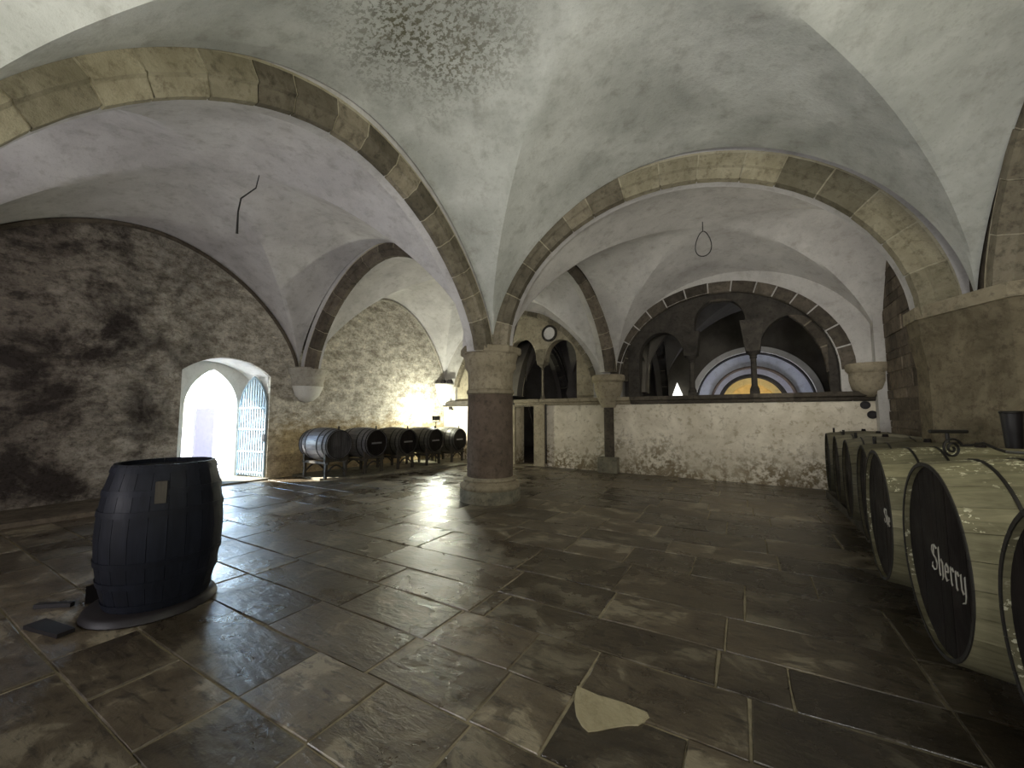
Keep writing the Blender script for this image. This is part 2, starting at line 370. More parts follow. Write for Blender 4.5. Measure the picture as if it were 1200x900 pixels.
# ---------------------------------------------------------------- vault cells
def vault(corners, zs, bl, br, bn, bf, bc, m, p=1.85, q=.7, nn=56, pu=None):
    NL, NR, FR, FLc = [Vector((*c, 0)) for c in corners]
    if not isinstance(zs, (list, tuple)): zs = [zs]*4
    ts = [(1-cos(pi*i/nn))/2 for i in range(nn+1)]
    def quadr(a, mid, b, t):
        return a*(1-t)*(1-2*t)+mid*4*t*(1-t)+b*t*(2*t-1)
    bm = bmesh.new(); V = []
    for i, u in enumerate(ts):
        row = []
        for j, v in enumerate(ts):
            pxy = NL*(1-u)*(1-v)+NR*u*(1-v)+FR*u*v+FLc*(1-u)*v
            z0 = zs[0]*(1-u)*(1-v)+zs[1]*u*(1-v)+zs[2]*u*v+zs[3]*(1-u)*v
            z = z0+max(quadr(bl, bc, br, u)*prof(2*v-1, p, q), quadr(bn, bc, bf, v)*prof(2*u-1, *(pu or (p, q))))
            row.append(bm.verts.new((pxy.x, pxy.y, z)))
        V.append(row)
    for i in range(nn):
        for j in range(nn):
            a, b2, c2, d = V[i][j], V[i+1][j], V[i+1][j+1], V[i][j+1]
            if (i < nn/2) == (j < nn/2): bm.faces.new((a, b2, c2)); bm.faces.new((a, c2, d))
            else: bm.faces.new((a, b2, d)); bm.faces.new((b2, c2, d))
    for f in bm.faces:
        f.normal_update()
        if f.normal.z > 0: f.normal_flip()
    me = bpy.data.meshes.new('ceiling'); bm.to_mesh(me); bm.free()
    for f in me.polygons: f.use_smooth = True
    me.set_sharp_from_angle(angle=radians(24)); me.materials.append(M[m])
    o = bpy.data.objects.new('ceiling', me); C.objects.link(o); return struct(o)

# ---------------------------------------------------------------- stone ribs
trim_no = [0]
def rib(A, B, zs, rise, side, nv, m, h=.32, d=.3, wcore=.55, p=1.85, q=.7, core='vault', core_top=.9, t0=-1.0, t1=1.0, chamf=.11, gap=.016, capoff=.02, uneven=.2, bed='mortar'):
    A = Vector((*A, 0)); B = Vector((*B, 0)); c = (A+B)/2; a = (B-A).length/2; s = (B-A).normalized()
    nrm = Vector((-s.y, s.x, 0))*side                 # towards the visible face
    th0 = math.asin(t0); th1 = math.asin(t1)
    K = 160; pts = []
    for i in range(K+1):
        t = sin(th0+(th1-th0)*i/K); pts.append((a*t, zs+rise*prof(t, p, q)))
    nr = []
    for i in range(K+1):
        x0, y0 = pts[max(0, i-1)]; x1, y1 = pts[min(K, i+1)]; l = math.hypot(x1-x0, y1-y0) or 1
        nr.append((-(y1-y0)/l, (x1-x0)/l))
    L = [0]
    for i in range(K): L.append(L[-1]+math.hypot(pts[i+1][0]-pts[i][0], pts[i+1][1]-pts[i][1]))
    def at(l, r, nn):
        l = max(0, min(L[-1], l)); i = 0
        lo, hi = 0, K
        while hi-lo > 1:
            mid = (lo+hi)//2
            if L[mid] <= l: lo = mid
            else: hi = mid
        f = (l-L[lo])/max(1e-9, L[hi]-L[lo])
        x = pts[lo][0]*(1-f)+pts[hi][0]*f; z = pts[lo][1]*(1-f)+pts[hi][1]*f
        nx = nr[lo][0]*(1-f)+nr[hi][0]*f; nz = nr[lo][1]*(1-f)+nr[hi][1]*f
        v = c+s*(x+nx*r)+nrm*nn; return (v.x, v.y, z+nz*r)
    trim_no[0] += 1
    bm = bmesh.new(); st = 56; rings = []
    cd_ = min(chamf+.035, d-.02); sec = [(capoff, -cd_), (h-.01, -cd_), (h-.005, -.012), (core_top, -.03), (core_top, -wcore), (capoff, -wcore)]
    for i in range(st+1):
        rings.append([bm.verts.new(at(L[-1]*i/st, r, nn)) for r, nn in sec])
    for R0, R1 in zip(rings, rings[1:]):
        for k in range(len(sec)):
            j = (k+1) % len(sec); bm.faces.new((R0[k], R0[j], R1[j], R1[k]))
    bm.faces.new(rings[0]); bm.faces.new(rings[-1][::-1])
    root = struct(link('trim_%d' % trim_no[0], bm, core, None, True))
    cuts = [0]
    ws = [1+random.uniform(-uneven, uneven) for _ in range(nv)]; tot = sum(ws)
    for x in ws: cuts.append(cuts[-1]+x/tot*L[-1])
    for l0, l1 in zip(cuts, cuts[1:]):
        off = random.uniform(-.008, .008); offr = random.uniform(-.008, .006); bm = bmesh.new(); rings = []
        sec = [(offr, -d), (offr, off-chamf), (offr+chamf*.9, off), (h+offr, off), (h+offr, -d)]
        if chamf > .1: sec = [(offr, -d), (offr, off-chamf), (offr+chamf*.95, off-.04), (offr+chamf*1.1, off), (h+offr, off), (h+offr, -d)]
        for i in range(3):
            l = l0+gap/2+(l1-l0-gap)*i/2
            rings.append([bm.verts.new(at(l, r, nn)) for r, nn in sec])
        for R0, R1 in zip(rings, rings[1:]):
            for k in range(len(sec)):
                j = (k+1) % len(sec); bm.faces.new((R0[k], R0[j], R1[j], R1[k]))
        bm.faces.new(rings[0]); bm.faces.new(rings[-1][::-1])
        link('voussoir', bm, (m if isinstance(m, str) else m[0 if (l0+l1)/2 < L[-1]*m[2] else 1]), root)
    # pale joint bed behind the stones
    bm = bmesh.new(); rings = []; sec = [(.012, -d+.01), (.012, -.02), (h+.03, -.015), (h+.03, -d+.01)]
    if chamf > .03: sec = [(.014, -d+.01), (.014, -chamf-.012), (chamf*.95+.01, -.054), (chamf*1.1+.014, -.014), (h+.035, -.010), (h+.035, -d+.01)]
    for i in range(st+1): rings.append([bm.verts.new(at(L[-1]*i/st, r, nn)) for r, nn in sec])
    for R0, R1 in zip(rings, rings[1:]):
        for k in range(len(sec)):
            j = (k+1) % len(sec); bm.faces.new((R0[k], R0[j], R1[j], R1[k]))
    bm.faces.new(rings[0]); bm.faces.new(rings[-1][::-1])
    link('mortar_bed', bm, bed, root)
    return root

ZS = 2.85
COL = (-4.22, 6.43)
CX = -9.66
def yb(x): return 11.6-.0625*(x+10.3)
# camera bay, left bay, far-left bay, far-right bay
vault([(-3.95, .05), (2.42, .3), (2.40, 6.64), (-3.95, 6.14)], ZS, 2.55, 2.5, 2.5, 2.80, 2.75, 'vaultA', pu=(1.95, .57), nn=72)
vault([(-10.32, -.1), (-4.33, .05), (-4.33, 6.16), (-10.32, 6.30)], ZS, 2.55, 2.5, 2.5, 2.75, 2.8, 'vault')
vault([(-10.32, 6.62), (-4.33, 6.54), (-3.50, yb(-3.5)), (CX-.02, yb(CX)+.02)], ZS-.05, 2.6, 2.6, 2.6, 2.6, 2.8, 'vault')
vault([(-3.95, 6.56), (2.52, 7.1), (2.52, yb(2.5)+.02), (-3.05, yb(-3.05)+.02)], ZS-.1, 2.6, 2.6, 2.72, 2.35, 2.75, 'vaultD', pu=(2, .53), nn=72)
# ribs
rib((-3.95, .22), (-3.95, 5.78), ZS-.1, 2.22, -1, 17, ('arch_light', 'arch', .36), gap=.02, core='vault', wcore=.37, d=.2, chamf=.12)        # left arch
rib((-3.72, 6.12), (2.02, 6.78), ZS-.02, 2.48, -1, 16, ('arch', 'arch_light', .42), gap=.02, p=2, q=.52, core='vault', wcore=.42, d=.24, chamf=.12)      # front arch
rib((-9.75, 6.28), (-4.42, 6.18), ZS-.05, 2.5, -1, 14, 'arch_mid', core='vault', h=.28, wcore=.3, d=.22, core_top=.5)             # arch to the left corbel
rib((-4.00, 7.0), (-3.10, yb(-3.3)-.32), ZS-.05, 2.45, -1, 13, 'arch_mid', core='vaultD', h=.28, wcore=.4, d=.22, core_top=.5)   # arch to the back corbel
rib((2.40, .45), (2.40, 6.20), ZS+.05, 2.45, 1, 16, 'arch', core='masonry', h=.26, wcore=.6, core_top=.7, capoff=.03)  # right arch
# thin plaster rolls where the vaults meet the left wall
def roll(A, B, zs, rise, r, m, p=1.85, q=.7):
    A = Vector((*A, zs)); B = Vector((*B, zs)); pts = []
    for i in range(49):
        t = sin(-pi/2+pi*i/48); v = (A+B)/2+(B-A)/2*t; pts.append((v.x, v.y, zs+rise*prof(t, p, q)))
    bm = bmesh.new(); tube(bm, pts, r, 6); trim_no[0] += 1
    return struct(link('trim_%d' % trim_no[0], bm, m, None, True))
roll((-10.30, -.06), (-10.30, 6.25), ZS, 2.50, .045, 'arch_mid')
roll((-10.28, 6.66), (CX+.02, yb(CX)-.03), ZS-.05, 2.55, .045, 'corbel')

# ---------------------------------------------------------------- shell
# left wall with the deep door opening
def seg_top(a0, a1, zsp, zc):
    hw = (a1-a0)/2; r = (hw*hw+(zc-zsp)**2)/(2*(zc-zsp)); c0 = (a0+a1)/2
    return lambda a: zc-r+sqrt(max(0, r*r-(a-c0)**2))
def pointed_top(a0, a1, zsp, rf=1.25):
    wd = a1-a0; R = wd*rf/1.25*.95
    def f(a):
        x = min(a-a0, a1-a)
        return zsp+sqrt(max(0, R*R-(R-x)**2))
    return f
Y0 = -4.0
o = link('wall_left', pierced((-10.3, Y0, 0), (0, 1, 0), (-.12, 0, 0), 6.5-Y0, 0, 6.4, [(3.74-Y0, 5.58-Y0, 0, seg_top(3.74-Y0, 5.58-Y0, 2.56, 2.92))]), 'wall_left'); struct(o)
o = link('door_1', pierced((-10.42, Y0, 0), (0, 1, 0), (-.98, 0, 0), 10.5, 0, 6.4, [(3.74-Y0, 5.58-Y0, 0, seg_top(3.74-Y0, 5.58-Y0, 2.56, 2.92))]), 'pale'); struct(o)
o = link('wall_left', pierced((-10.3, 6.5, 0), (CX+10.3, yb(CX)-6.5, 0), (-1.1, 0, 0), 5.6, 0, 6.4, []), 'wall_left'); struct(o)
o = link('door_1', pierced((-11.4, Y0+4, 0), (0, 1, 0), (-.25, 0, 0), 10, 0, 6.4, [(4.22, 5.36, 0, pointed_top(4.22, 5.36, 1.78))], 20), 'pale'); struct(o)
# ledge floor of the door recess
bm = bmesh.new(); box(bm, -11.7, -10.22, 3.78, 5.62, -.12, .035); struct(link('trim_60', bm, 'base'))
# outer shell (right, near, roof)
bm = bmesh.new(); box(bm, -12, 4.2, -4.3, 18.5, 6.3, 6.6); struct(link('ceiling', bm, 'dark_plaster'))
bm = bmesh.new(); box(bm, -11.5, 4.2, -4.3, -4.0, 0, 6.4); struct(link('wall_near', bm, 'masonry'))
bm = bmesh.new(); box(bm, 2.95, 3.3, -4.0, 7.0, 0, 6.4); struct(link('wall_right', bm, 'pier'))

# masonry of the far right wall, stone by stone
wr = struct(link('wall_right', (lambda b_: (box(b_, 2.54, 3.3, 7.0, yb(2.5)+.3, 0, 6.3), b_)[1])(bmesh.new()), 'mortar'))
wr.data.materials[0] = M['masonry']
z = .8
while z < 5.0:
    hgt = random.uniform(.13, .34); y = 7.6
    while y < yb(2.5)-.02:
        l = random.uniform(.3, .75); y1 = min(y+l, yb(2.5)-.01); off = random.uniform(.012, .035)
        if y1-y > .05:
            bm = bmesh.new(); box(bm, 2.54-off, 2.6, y+.008, y1-.008, z+.008, z+hgt-.008)
            link('masonry_block', bm, 'masonry', wr)
        y = y1
    z += hgt
# plaster edge strip beside it
bm = bmesh.new(); box(bm, 2.36, 2.58, yb(2.5)-.2, yb(2.5), 0, 5.2); struct(link('trim_61', bm, 'vaultD'))

# back wall: dado, then the arcade windows
D = Vector((12.8, -.8, 0)).normalized(); T = Vector((-D.y, D.x, 0))*.0+Vector((0.8, 12.8, 0)).normalized()
LB = Vector((12.8, -.8, 0)).length
OB = Vector((-10.3, 11.6, 0))
def ax(x): return (x+10.3)*LB/12.8
def bx(x, k=0.0, z=0.0):
    v = OB+D*ax(x)+T*k; return Vector((v.x, v.y, z))
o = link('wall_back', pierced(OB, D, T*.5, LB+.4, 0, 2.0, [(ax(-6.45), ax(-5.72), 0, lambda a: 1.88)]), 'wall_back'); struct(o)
# upper wall with the two great lunette openings
def ell_top(a0, a1, zb, hgt, p=2, q=.5): return lambda a: zb+hgt*prof((a-(a0+a1)/2)/((a1-a0)/2), p, q)
W1 = (-2.98, 1.84); W2 = (-9.1, -3.75)
o = link('wall_back', pierced(OB+Vector((0, 0, 0)), D, T*.5, LB+.4, 2.0, 6.3,
    [(ax(W1[0]), ax(W1[1]), 2.0, ell_top(ax(W1[0]), ax(W1[1]), 2.55, 2.12)), (ax(W2[0]), ax(W2[1]), 2.0, ell_top(ax(W2[0]), ax(W2[1]), 2.6, 2.3, 1.9, .6))], 40), 'pale'); struct(o)
o.data.materials[0] = M['vaultD']

# window arcades
def window(name, m, x0, x1, depth0, thick, lights, outer_top, shafts, holes=(), sillz=2.08):
    """tracery plate with round-headed lights; shafts = [(x, capital z, shaft r)]"""
    ops = [(ax(a), ax(b), sillz, t) for a, b, t in lights]
    for (l0, l1), sh in zip(zip(lights, lights[1:]), shafts): ops.append((ax(l0[1]), ax(l1[0]), sillz, lambda a, z_=sh[1]+.3: z_))
    bm = pierced(OB+T*depth0, D, T*thick, LB+.4, sillz, 4.95, ops, 22)
    # keep only the plate between x0 and x1
    for vtx in [x for x in bm.verts]: pass
    a0, a1 = ax(x0), ax(x1)
    pl0 = OB+D*a0; pl1 = OB+D*a1
    g = bm.verts[:]+bm.edges[:]+bm.faces[:]
    bmesh.ops.bisect_plane(bm, geom=g, plane_co=pl0, plane_no=-D, clear_outer=True)
    g = bm.verts[:]+bm.edges[:]+bm.faces[:]
    bmesh.ops.bisect_plane(bm, geom=g, plane_co=pl1, plane_no=D, clear_outer=True)
    root = struct(link(name, bm, m))
    for x, zc, r, wcap, zblk in shafts:
        c0 = bx(x, depth0+thick/2)
        s = bmesh.new(); lathe(s, [(r, sillz+.22), (r*.92, zc)], 16, cx=c0.x, cy=c0.y); co = link('colonette', s, m, root, True)
        s = bmesh.new(); box(s, c0.x-r*1.6, c0.x+r*1.6, c0.y-r*1.6, c0.y+r*1.6, sillz-.02, sillz+.10); lathe(s, [(r*1.5, sillz+.10), (r*1.55, sillz+.14), (r*1.25, sillz+.18), (r, sillz+.23)], 16, cx=c0.x, cy=c0.y); link('colonette_base', s, m, root)
        s = bmesh.new(); lathe(s, [(r, zc-.02), (r*1.25, zc), (r*1.1, zc+.03), (r*1.3, zc+.06), (wcap*.85, zc+.12), (wcap*.9, zc+.15)], 16, cx=c0.x, cy=c0.y); link('colonette_capital', s, m, root, True)
        # impost block widening to the springers
        s = bmesh.new(); zt = zblk
        w0, w1 = wcap*.9, wcap*1.45
        pts0 = [bx(x-w0, depth0-.02, zc+.15), bx(x+w0, depth0-.02, zc+.15), bx(x+w0, depth0+thick+.02, zc+.15), bx(x-w0, depth0+thick+.02, zc+.15)]
        pts1 = [bx(x-w1, depth0-.02, zt), bx(x+w1, depth0-.02, zt), bx(x+w1, depth0+thick+.02, zt), bx(x-w1, depth0+thick+.02, zt)]
        A_ = [s.verts.new(p_) for p_ in pts0]; B_ = [s.verts.new(p_) for p_ in pts1]
        for i in range(4): j = (i+1) % 4; s.faces.new((A_[i], A_[j], B_[j], B_[i]))
        s.faces.new(A_[::-1]); s.faces.new(B_); link('springer_block', s, m, root)
    return root
def rt(a0, a1, zsp, hgt): return lambda a: zsp+hgt*sqrt(max(0, 1-((a-(ax(a0)+ax(a1))/2)/((ax(a1)-ax(a0))/2))**2))
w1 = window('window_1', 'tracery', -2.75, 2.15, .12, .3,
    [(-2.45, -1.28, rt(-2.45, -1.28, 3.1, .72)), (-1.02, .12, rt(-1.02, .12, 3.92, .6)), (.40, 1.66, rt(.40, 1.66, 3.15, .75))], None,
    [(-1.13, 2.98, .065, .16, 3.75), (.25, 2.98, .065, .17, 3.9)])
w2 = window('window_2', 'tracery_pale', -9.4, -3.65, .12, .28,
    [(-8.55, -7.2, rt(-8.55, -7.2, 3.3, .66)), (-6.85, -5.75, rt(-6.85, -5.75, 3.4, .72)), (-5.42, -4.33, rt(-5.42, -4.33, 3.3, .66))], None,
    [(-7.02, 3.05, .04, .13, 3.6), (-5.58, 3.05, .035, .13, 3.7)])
# oculus: pale pierced disc with ring
oc = bx(-5.24, .10, 4.18)
def disc_ring(c0, r0, r1, dpt, nseg=28):
    bm = bmesh.new(); ang = [2*pi*i/nseg for i in range(nseg)]
    def P(r, t, k): return c0+D*(r*cos(t))+Vector((0, 0, r*sin(t)))+T*k
    rings = [[bm.verts.new(P(r, t, k)) for t in ang] for r, k in ((r1, 0), (r1, -dpt), (r0, -dpt), (r0, .02))]
    for R0, R1 in zip(rings, rings[1:]):
        for i in range(nseg): j = (i+1) % nseg; bm.faces.new((R0[i], R0[j], R1[j], R1[i]))
    return bm
link('oculus_ring', disc_ring(oc, .2, .27, .035), 'tracery', w2)
bm = bmesh.new(); lathe(bm, [(.205, 0), (.205, .012)], 28)
ob = link('oculus_plaster', bm, 'vault', w2); ob.location = oc-T*.004; ob.rotation_euler = (pi/2, 0, math.atan2(D.y, D.x))

# enclosing arch stones around the right arcade (two rows) and the left lunette
p0 = bx(W1[0], -.015); p1 = bx(W1[1], -.015)
rib((p0.x, p0.y), (p1.x, p1.y), 2.55, 2.10, -1, 15, 'arch_dark', h=.27, d=.2, wcore=.3, p=2, q=.5, core='dark_plaster', core_top=.3, chamf=.03, gap=.03, bed='mortar_dim')
p0 = bx(W1[0]+.22, .13); p1 = bx(W1[1]-.22, .13)
rib((p0.x, p0.y), (p1.x, p1.y), 2.55, 1.92, -1, 11, 'arch_dark', h=.2, d=.16, wcore=.3, p=2, q=.5, core='dark_plaster', core_top=.25, chamf=.02, gap=.03, bed='mortar_dim')
p0 = bx(W2[0]+.1, -.015); p1 = bx(W2[1]-.05, -.015)
rib((p0.x, p0.y), (p1.x, p1.y), 2.6, 2.28, -1, 18, 'arch', h=.16, d=.12, wcore=.2, core='vault', core_top=.2, chamf=.02)

# ledge on the dado, in stones
led = bmesh.new()
sec = [(0, 1.90), (-.05, 1.92), (-.07, 1.97), (-.13, 2.0), (-.13, 2.08), (.5, 2.08), (.5, 1.9)]
rg = []
for xx in (-10.3, 2.5):
    rg.append([led.verts.new(bx(xx, k, zz)) for k, zz in sec])
for k in range(len(sec)): j = (k+1) % len(sec); led.faces.new((rg[0][k], rg[0][j], rg[1][j], rg[1][k]))
led.faces.new(rg[0]); led.faces.new(rg[1][::-1])
struct(link('trim_62', led, 'cap'))
led = struct(bpy.data.objects['trim_62'])
led.data.materials[0] = M['tracery']
xx = -6.45
while xx < 2.4:
    x1 = min(xx+random.uniform(.7, 1.3), 2.45); bm = bmesh.new()
    s2 = [(-.03, 1.885), (-.065, 1.915), (-.085, 1.965), (-.145, 1.995), (-.145, 2.088), (.02, 2.088)]
    r2 = [[bm.verts.new(bx(q_, k, zz)) for k, zz in s2] for q_ in (xx+.006, x1-.006)]
    for k in range(6): j = (k+1) % 6; bm.faces.new((r2[0][k], r2[0][j], r2[1][j], r2[1][k]))
    bm.faces.new(r2[0]); bm.faces.new(r2[1][::-1])
    link('ledge_stone', bm, 'cap' if xx < -3 else 'arch_dark', led); xx = x1
for x_, z_ in ((2.20, 1.80), (2.30, 1.60)):
    c0 = bx(x_, -.004, z_); bm = bmesh.new(); lathe(bm, [(.085, 0), (.085, .012), (.06, .012), (.05, .004)], 16)
    o = link('putlog_hole', bm, 'black', bpy.data.objects['wall_back']); o.location = c0; o.rotation_euler = (pi/2, 0, math.atan2(D.y, D.x))
# door surround and pilaster in the back wall
dr = struct(link('door_2', (lambda b_: (prism(b_, [(bx(x_, k).x, bx(x_, k).y) for x_, k in ((-5.72, -.09), (-5.34, -.09), (-5.34, .02), (-5.72, .02))], 0, 1.9), b_)[1])(bmesh.new()), 'cap'))
bm = bmesh.new(); prism(bm, [(bx(x_, k).x, bx(x_, k).y) for x_, k in ((-6.6, -.05), (-5.5, -.05), (-5.5, .02), (-6.6, .02))], 1.86, 2.0); link('lintel', bm, 'tracery_pale', dr)
bm = bmesh.new(); prism(bm, [(bx(x_, k).x, bx(x_, k).y) for x_, k in ((-6.8, -.06), (-6.45, -.06), (-6.45, .02), (-6.8, .02))], 0, 1.86); link('jamb', bm, 'cap', dr)
bm = bmesh.new(); bar(bm, bx(-5.30, -.06, .1), bx(-5.30, -.06, 1.95), .022); tag(link('drain_pipe', bm, 'iron'), 'thin dark vertical pipe on the cream back wall beside the dark doorway', 'pipe')
bm = bmesh.new(); bar(bm, bx(-5.80, .62, .0), bx(-6.50, .78, 2.05), .022); tag(link('wooden_pole', bm, 'tracery'), 'grey pole leaning diagonally inside the dark doorway of the back wall', 'pole')

# room behind the arcade
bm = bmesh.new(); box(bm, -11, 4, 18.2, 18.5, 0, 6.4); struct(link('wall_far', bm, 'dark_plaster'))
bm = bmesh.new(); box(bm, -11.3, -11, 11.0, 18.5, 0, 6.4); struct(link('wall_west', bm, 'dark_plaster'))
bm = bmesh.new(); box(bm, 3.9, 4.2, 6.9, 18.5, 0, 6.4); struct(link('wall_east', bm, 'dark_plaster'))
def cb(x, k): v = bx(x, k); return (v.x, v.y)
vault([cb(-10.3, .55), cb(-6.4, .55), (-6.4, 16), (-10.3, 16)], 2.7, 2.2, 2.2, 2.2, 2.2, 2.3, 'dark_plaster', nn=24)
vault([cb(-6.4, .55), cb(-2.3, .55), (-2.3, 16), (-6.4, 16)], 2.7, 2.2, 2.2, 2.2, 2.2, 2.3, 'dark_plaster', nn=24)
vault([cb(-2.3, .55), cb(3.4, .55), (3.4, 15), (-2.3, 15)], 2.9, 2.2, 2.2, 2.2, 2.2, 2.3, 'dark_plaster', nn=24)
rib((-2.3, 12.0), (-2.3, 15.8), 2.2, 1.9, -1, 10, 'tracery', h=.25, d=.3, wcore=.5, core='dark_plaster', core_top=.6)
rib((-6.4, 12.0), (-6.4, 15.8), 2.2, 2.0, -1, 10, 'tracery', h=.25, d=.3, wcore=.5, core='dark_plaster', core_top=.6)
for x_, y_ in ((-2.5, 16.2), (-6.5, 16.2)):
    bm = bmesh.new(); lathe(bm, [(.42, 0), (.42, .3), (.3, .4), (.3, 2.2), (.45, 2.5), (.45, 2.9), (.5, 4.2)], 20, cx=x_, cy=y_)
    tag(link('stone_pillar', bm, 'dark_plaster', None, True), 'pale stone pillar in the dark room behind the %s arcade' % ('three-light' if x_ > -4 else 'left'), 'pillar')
# far archway of stepped rings
ca = Vector((.30, 15.2, 1.95))
def far_ring(r0, r1, y0_, y1_, m, nm, parent=None):
    bm = bmesh.new(); ns = 40
    def P(r, t, y): return (ca.x+r*cos(t), y, ca.z+r*sin(t)*1.0)
    Rg = []
    for r, y in ((r1, y1_), (r1, y0_), (r0, y0_), (r0, y1_)):
        Rg.append([bm.verts.new(P(r, pi*i/ns, y)) for i in range(ns+1)]+[])
    for R0, R1 in zip(Rg, Rg[1:]+Rg[:1]):
        for i in range(ns): bm.faces.new((R0[i], R0[i+1], R1[i+1], R1[i]))
    for k in (0, ns): bm.faces.new([R[k] for R in Rg])
    # jambs
    for sx in (-1, 1): box(bm, *sorted((ca.x+sx*r0, ca.x+sx*r1)), y0_, y1_, 0, ca.z)
    return link(nm, bm, m, parent)
dw = struct(link('door_3', pierced((-2.3, 15.2, 0), (1, 0, 0), (0, .3, 0), 6.2, 0, 6.3, [(ca.x+2.3-1.86, ca.x+2.3+1.86, 0, lambda a: ca.z+sqrt(max(0, 1.86**2-(a-ca.x-2.3)**2)))], 40), 'dark_plaster'))
far_ring(1.70, 1.88, 15.05, 15.45, 'pale', 'arch_ring', dw)
far_ring(1.66, 1.72, 15.16, 15.5, 'iron', 'dark_ring', dw)
far_ring(1.26, 1.67, 15.45, 15.9, 'bluelit', 'arch_ring', dw)
far_ring(1.22, 1.27, 15.40, 15.9, 'shaft', 'dark_ring', dw)
far_ring(1.06, 1.24, 15.85, 16.3, 'greywash', 'arch_ring', dw)
far_ring(.96, 1.08, 15.95, 16.6, 'tracery', 'dark_ring', dw)
far_ring(.74, 1.0, 16.5, 17.0, 'goldlit', 'arch_ring', dw)
bm = bmesh.new(); box(bm, ca.x-1.0, ca.x+1.0, 17.0, 17.06, 0, 3.2); link('back_panel', bm, 'goldlit', dw)
area('light_far_arch', (.3, 14.9, 1.3), (.3, 15.9, 3.2), 1.6, .4, 30, (.82, .86, 1))
point('light_far_gold', (.3, 16.3, 2.2), 5, (1, .75, .3), .1)
point('light_back_room', (-5.2, 14.6, 1.0), 6, (.72, .66, 1), .3)
# small lancet window far behind
bm = bmesh.new(); prism(bm, [(-2.12, 2.02), (-1.80, 2.02), (-1.80, 2.3), (-1.96, 2.72), (-2.12, 2.3)], 14.9, 14.95, 1)
M['lancet'] = flat('daylit_lancet', (.9, .9, .85), .5, 0, .3, ((1, 1, .93), 1.6))
struct(link('window_3', bm, 'lancet'))

# ---------------------------------------------------------------- floor, slab by slab
bm = bmesh.new(); box(bm, -11.6, 4.2, -4.3, 18.5, -.2, -.009)
floor = struct(link('floor', bm, 'joint'))
bm = bmesh.new(); box(bm, -11, 4, 11.9, 18.2, -.01, .0); struct(link('floor', bm, 'masonry'))
rows = [-.62, -.12, .36, .83, 1.28, 1.79, 2.25, 2.74, 3.17, 3.70, 4.45]
known = {3: [-5.4, -3.97, -3.25, -2.57, -1.9], 4: [-5.4, -4.0, -2.55, -1.91, -1.28], 5: [-4.4, -3.2, -2.1, -1.31, -.9, -.3], 6: [-4.3, -3.0, -2.05, -1.35, -.9, -.03],
         7: [-4.4, -3.1, -2.0, -1.85, -.2, .18], 8: [-3.6, -2.0, -1.05, -.17], 9: [-3.5, -2.13, -1.1, -.05]}
y = rows[-1]
while y < 11.2:
    y += random.uniform(.5, .8); rows.append(y)
slabs = []
XL, XR = -9.7, 1.9
for r, (ya, yb_) in enumerate(zip(rows, rows[1:])):
    xs = []
    k = known.get(r)
    if k:
        x = k[0]; left = []
        while x > XL: x -= random.uniform(.7, 1.35); left.append(x)
        xs = left[::-1]+k; x = k[-1]
        while x < XR: x += random.uniform(.6, 1.1); xs.append(x)
    else:
        x = XL-random.uniform(0, .8)
        while x < XR: xs.append(x); x += random.uniform(.65, 1.35)
        xs.append(x)
    for xa, xb in zip(xs, xs[1:]): slabs.append((xa, xb, ya, min(yb_, 11.6)))
rest = bmesh.new()
def slab_bm(bm, xa, xb, ya, yb_, tilt=.008):
    g = .0075; j = lambda: random.uniform(-.012, .012)
    c = [(xa+g+j()*.5, ya+g+j()*.5), (xb-g+j()*.5, ya+g+j()*.5), (xb-g+j()*.5, yb_-g+j()*.5), (xa+g+j()*.5, yb_-g+j()*.5)]
    # irregular edge: one mid point per side
    poly = []
    for i in range(4):
        a_, b_ = c[i], c[(i+1) % 4]; poly.append(a_); poly.append(((a_[0]+b_[0])/2+j()*.6, (a_[1]+b_[1])/2+j()*.6))
    tx, ty = random.uniform(-tilt, tilt), random.uniform(-tilt, tilt); mx, my = (xa+xb)/2, (ya+yb_)/2
    zt = lambda x_, y_: random.uniform(-.0008, .0008)+(x_-mx)*tx+(y_-my)*ty
    top = []; mid = []; bot = []
    for x_, y_ in poly:
        ix, iy = x_+(mx-x_)/max(.2, abs(mx-x_)+abs(my-y_))*.007, y_+(my-y_)/max(.2, abs(mx-x_)+abs(my-y_))*.007
        h_ = zt(x_, y_)
        top.append(bm.verts.new((ix, iy, h_))); mid.append(bm.verts.new((x_, y_, h_-.006))); bot.append(bm.verts.new((x_, y_, -.03)))
    n_ = len(poly); bm.faces.new(top)
    for A_, B_ in ((mid, top), (bot, mid)):
        for i in range(n_): k_ = (i+1) % n_; bm.faces.new((A_[i], A_[k_], B_[k_], B_[i]))
def near_key(s):
    return math.hypot((s[0]+s[1])/2, (s[2]+s[3])/2)
slabs.sort(key=near_key)
cnt = 0
for s in slabs:
    cx_, cy_ = (s[0]+s[1])/2, (s[2]+s[3])/2
    # in front of the camera?
    fw = -cx_*.502+cy_*.865; rt_ = cx_*.865+cy_*.502
    vis = fw > .6 and abs(rt_) < fw*1.29+1.0
    if vis and cnt < 298:
        bm = bmesh.new(); slab_bm(bm, *s); link('paving_slab', bm, 'slab', floor); cnt += 1
    else: slab_bm(rest, *s)
link('paving_slabs_beyond', rest, 'slab', floor, kind='stuff')
# mortar patch between the near slabs
pp = [(-.91, 2.33), (-.78, 2.315), (-.64, 2.33), (-.51, 2.32), (-.49, 2.29), (-.53, 2.21), (-.58, 2.18), (-.65, 2.12), (-.7, 2.07), (-.74, 2.04), (-.78, 2.06), (-.83, 2.11), (-.88, 2.21)][::-1]
bm = bmesh.new(); prism(bm, pp, -.004, .007); link('mortar_patch', bm, 'patch', floor)
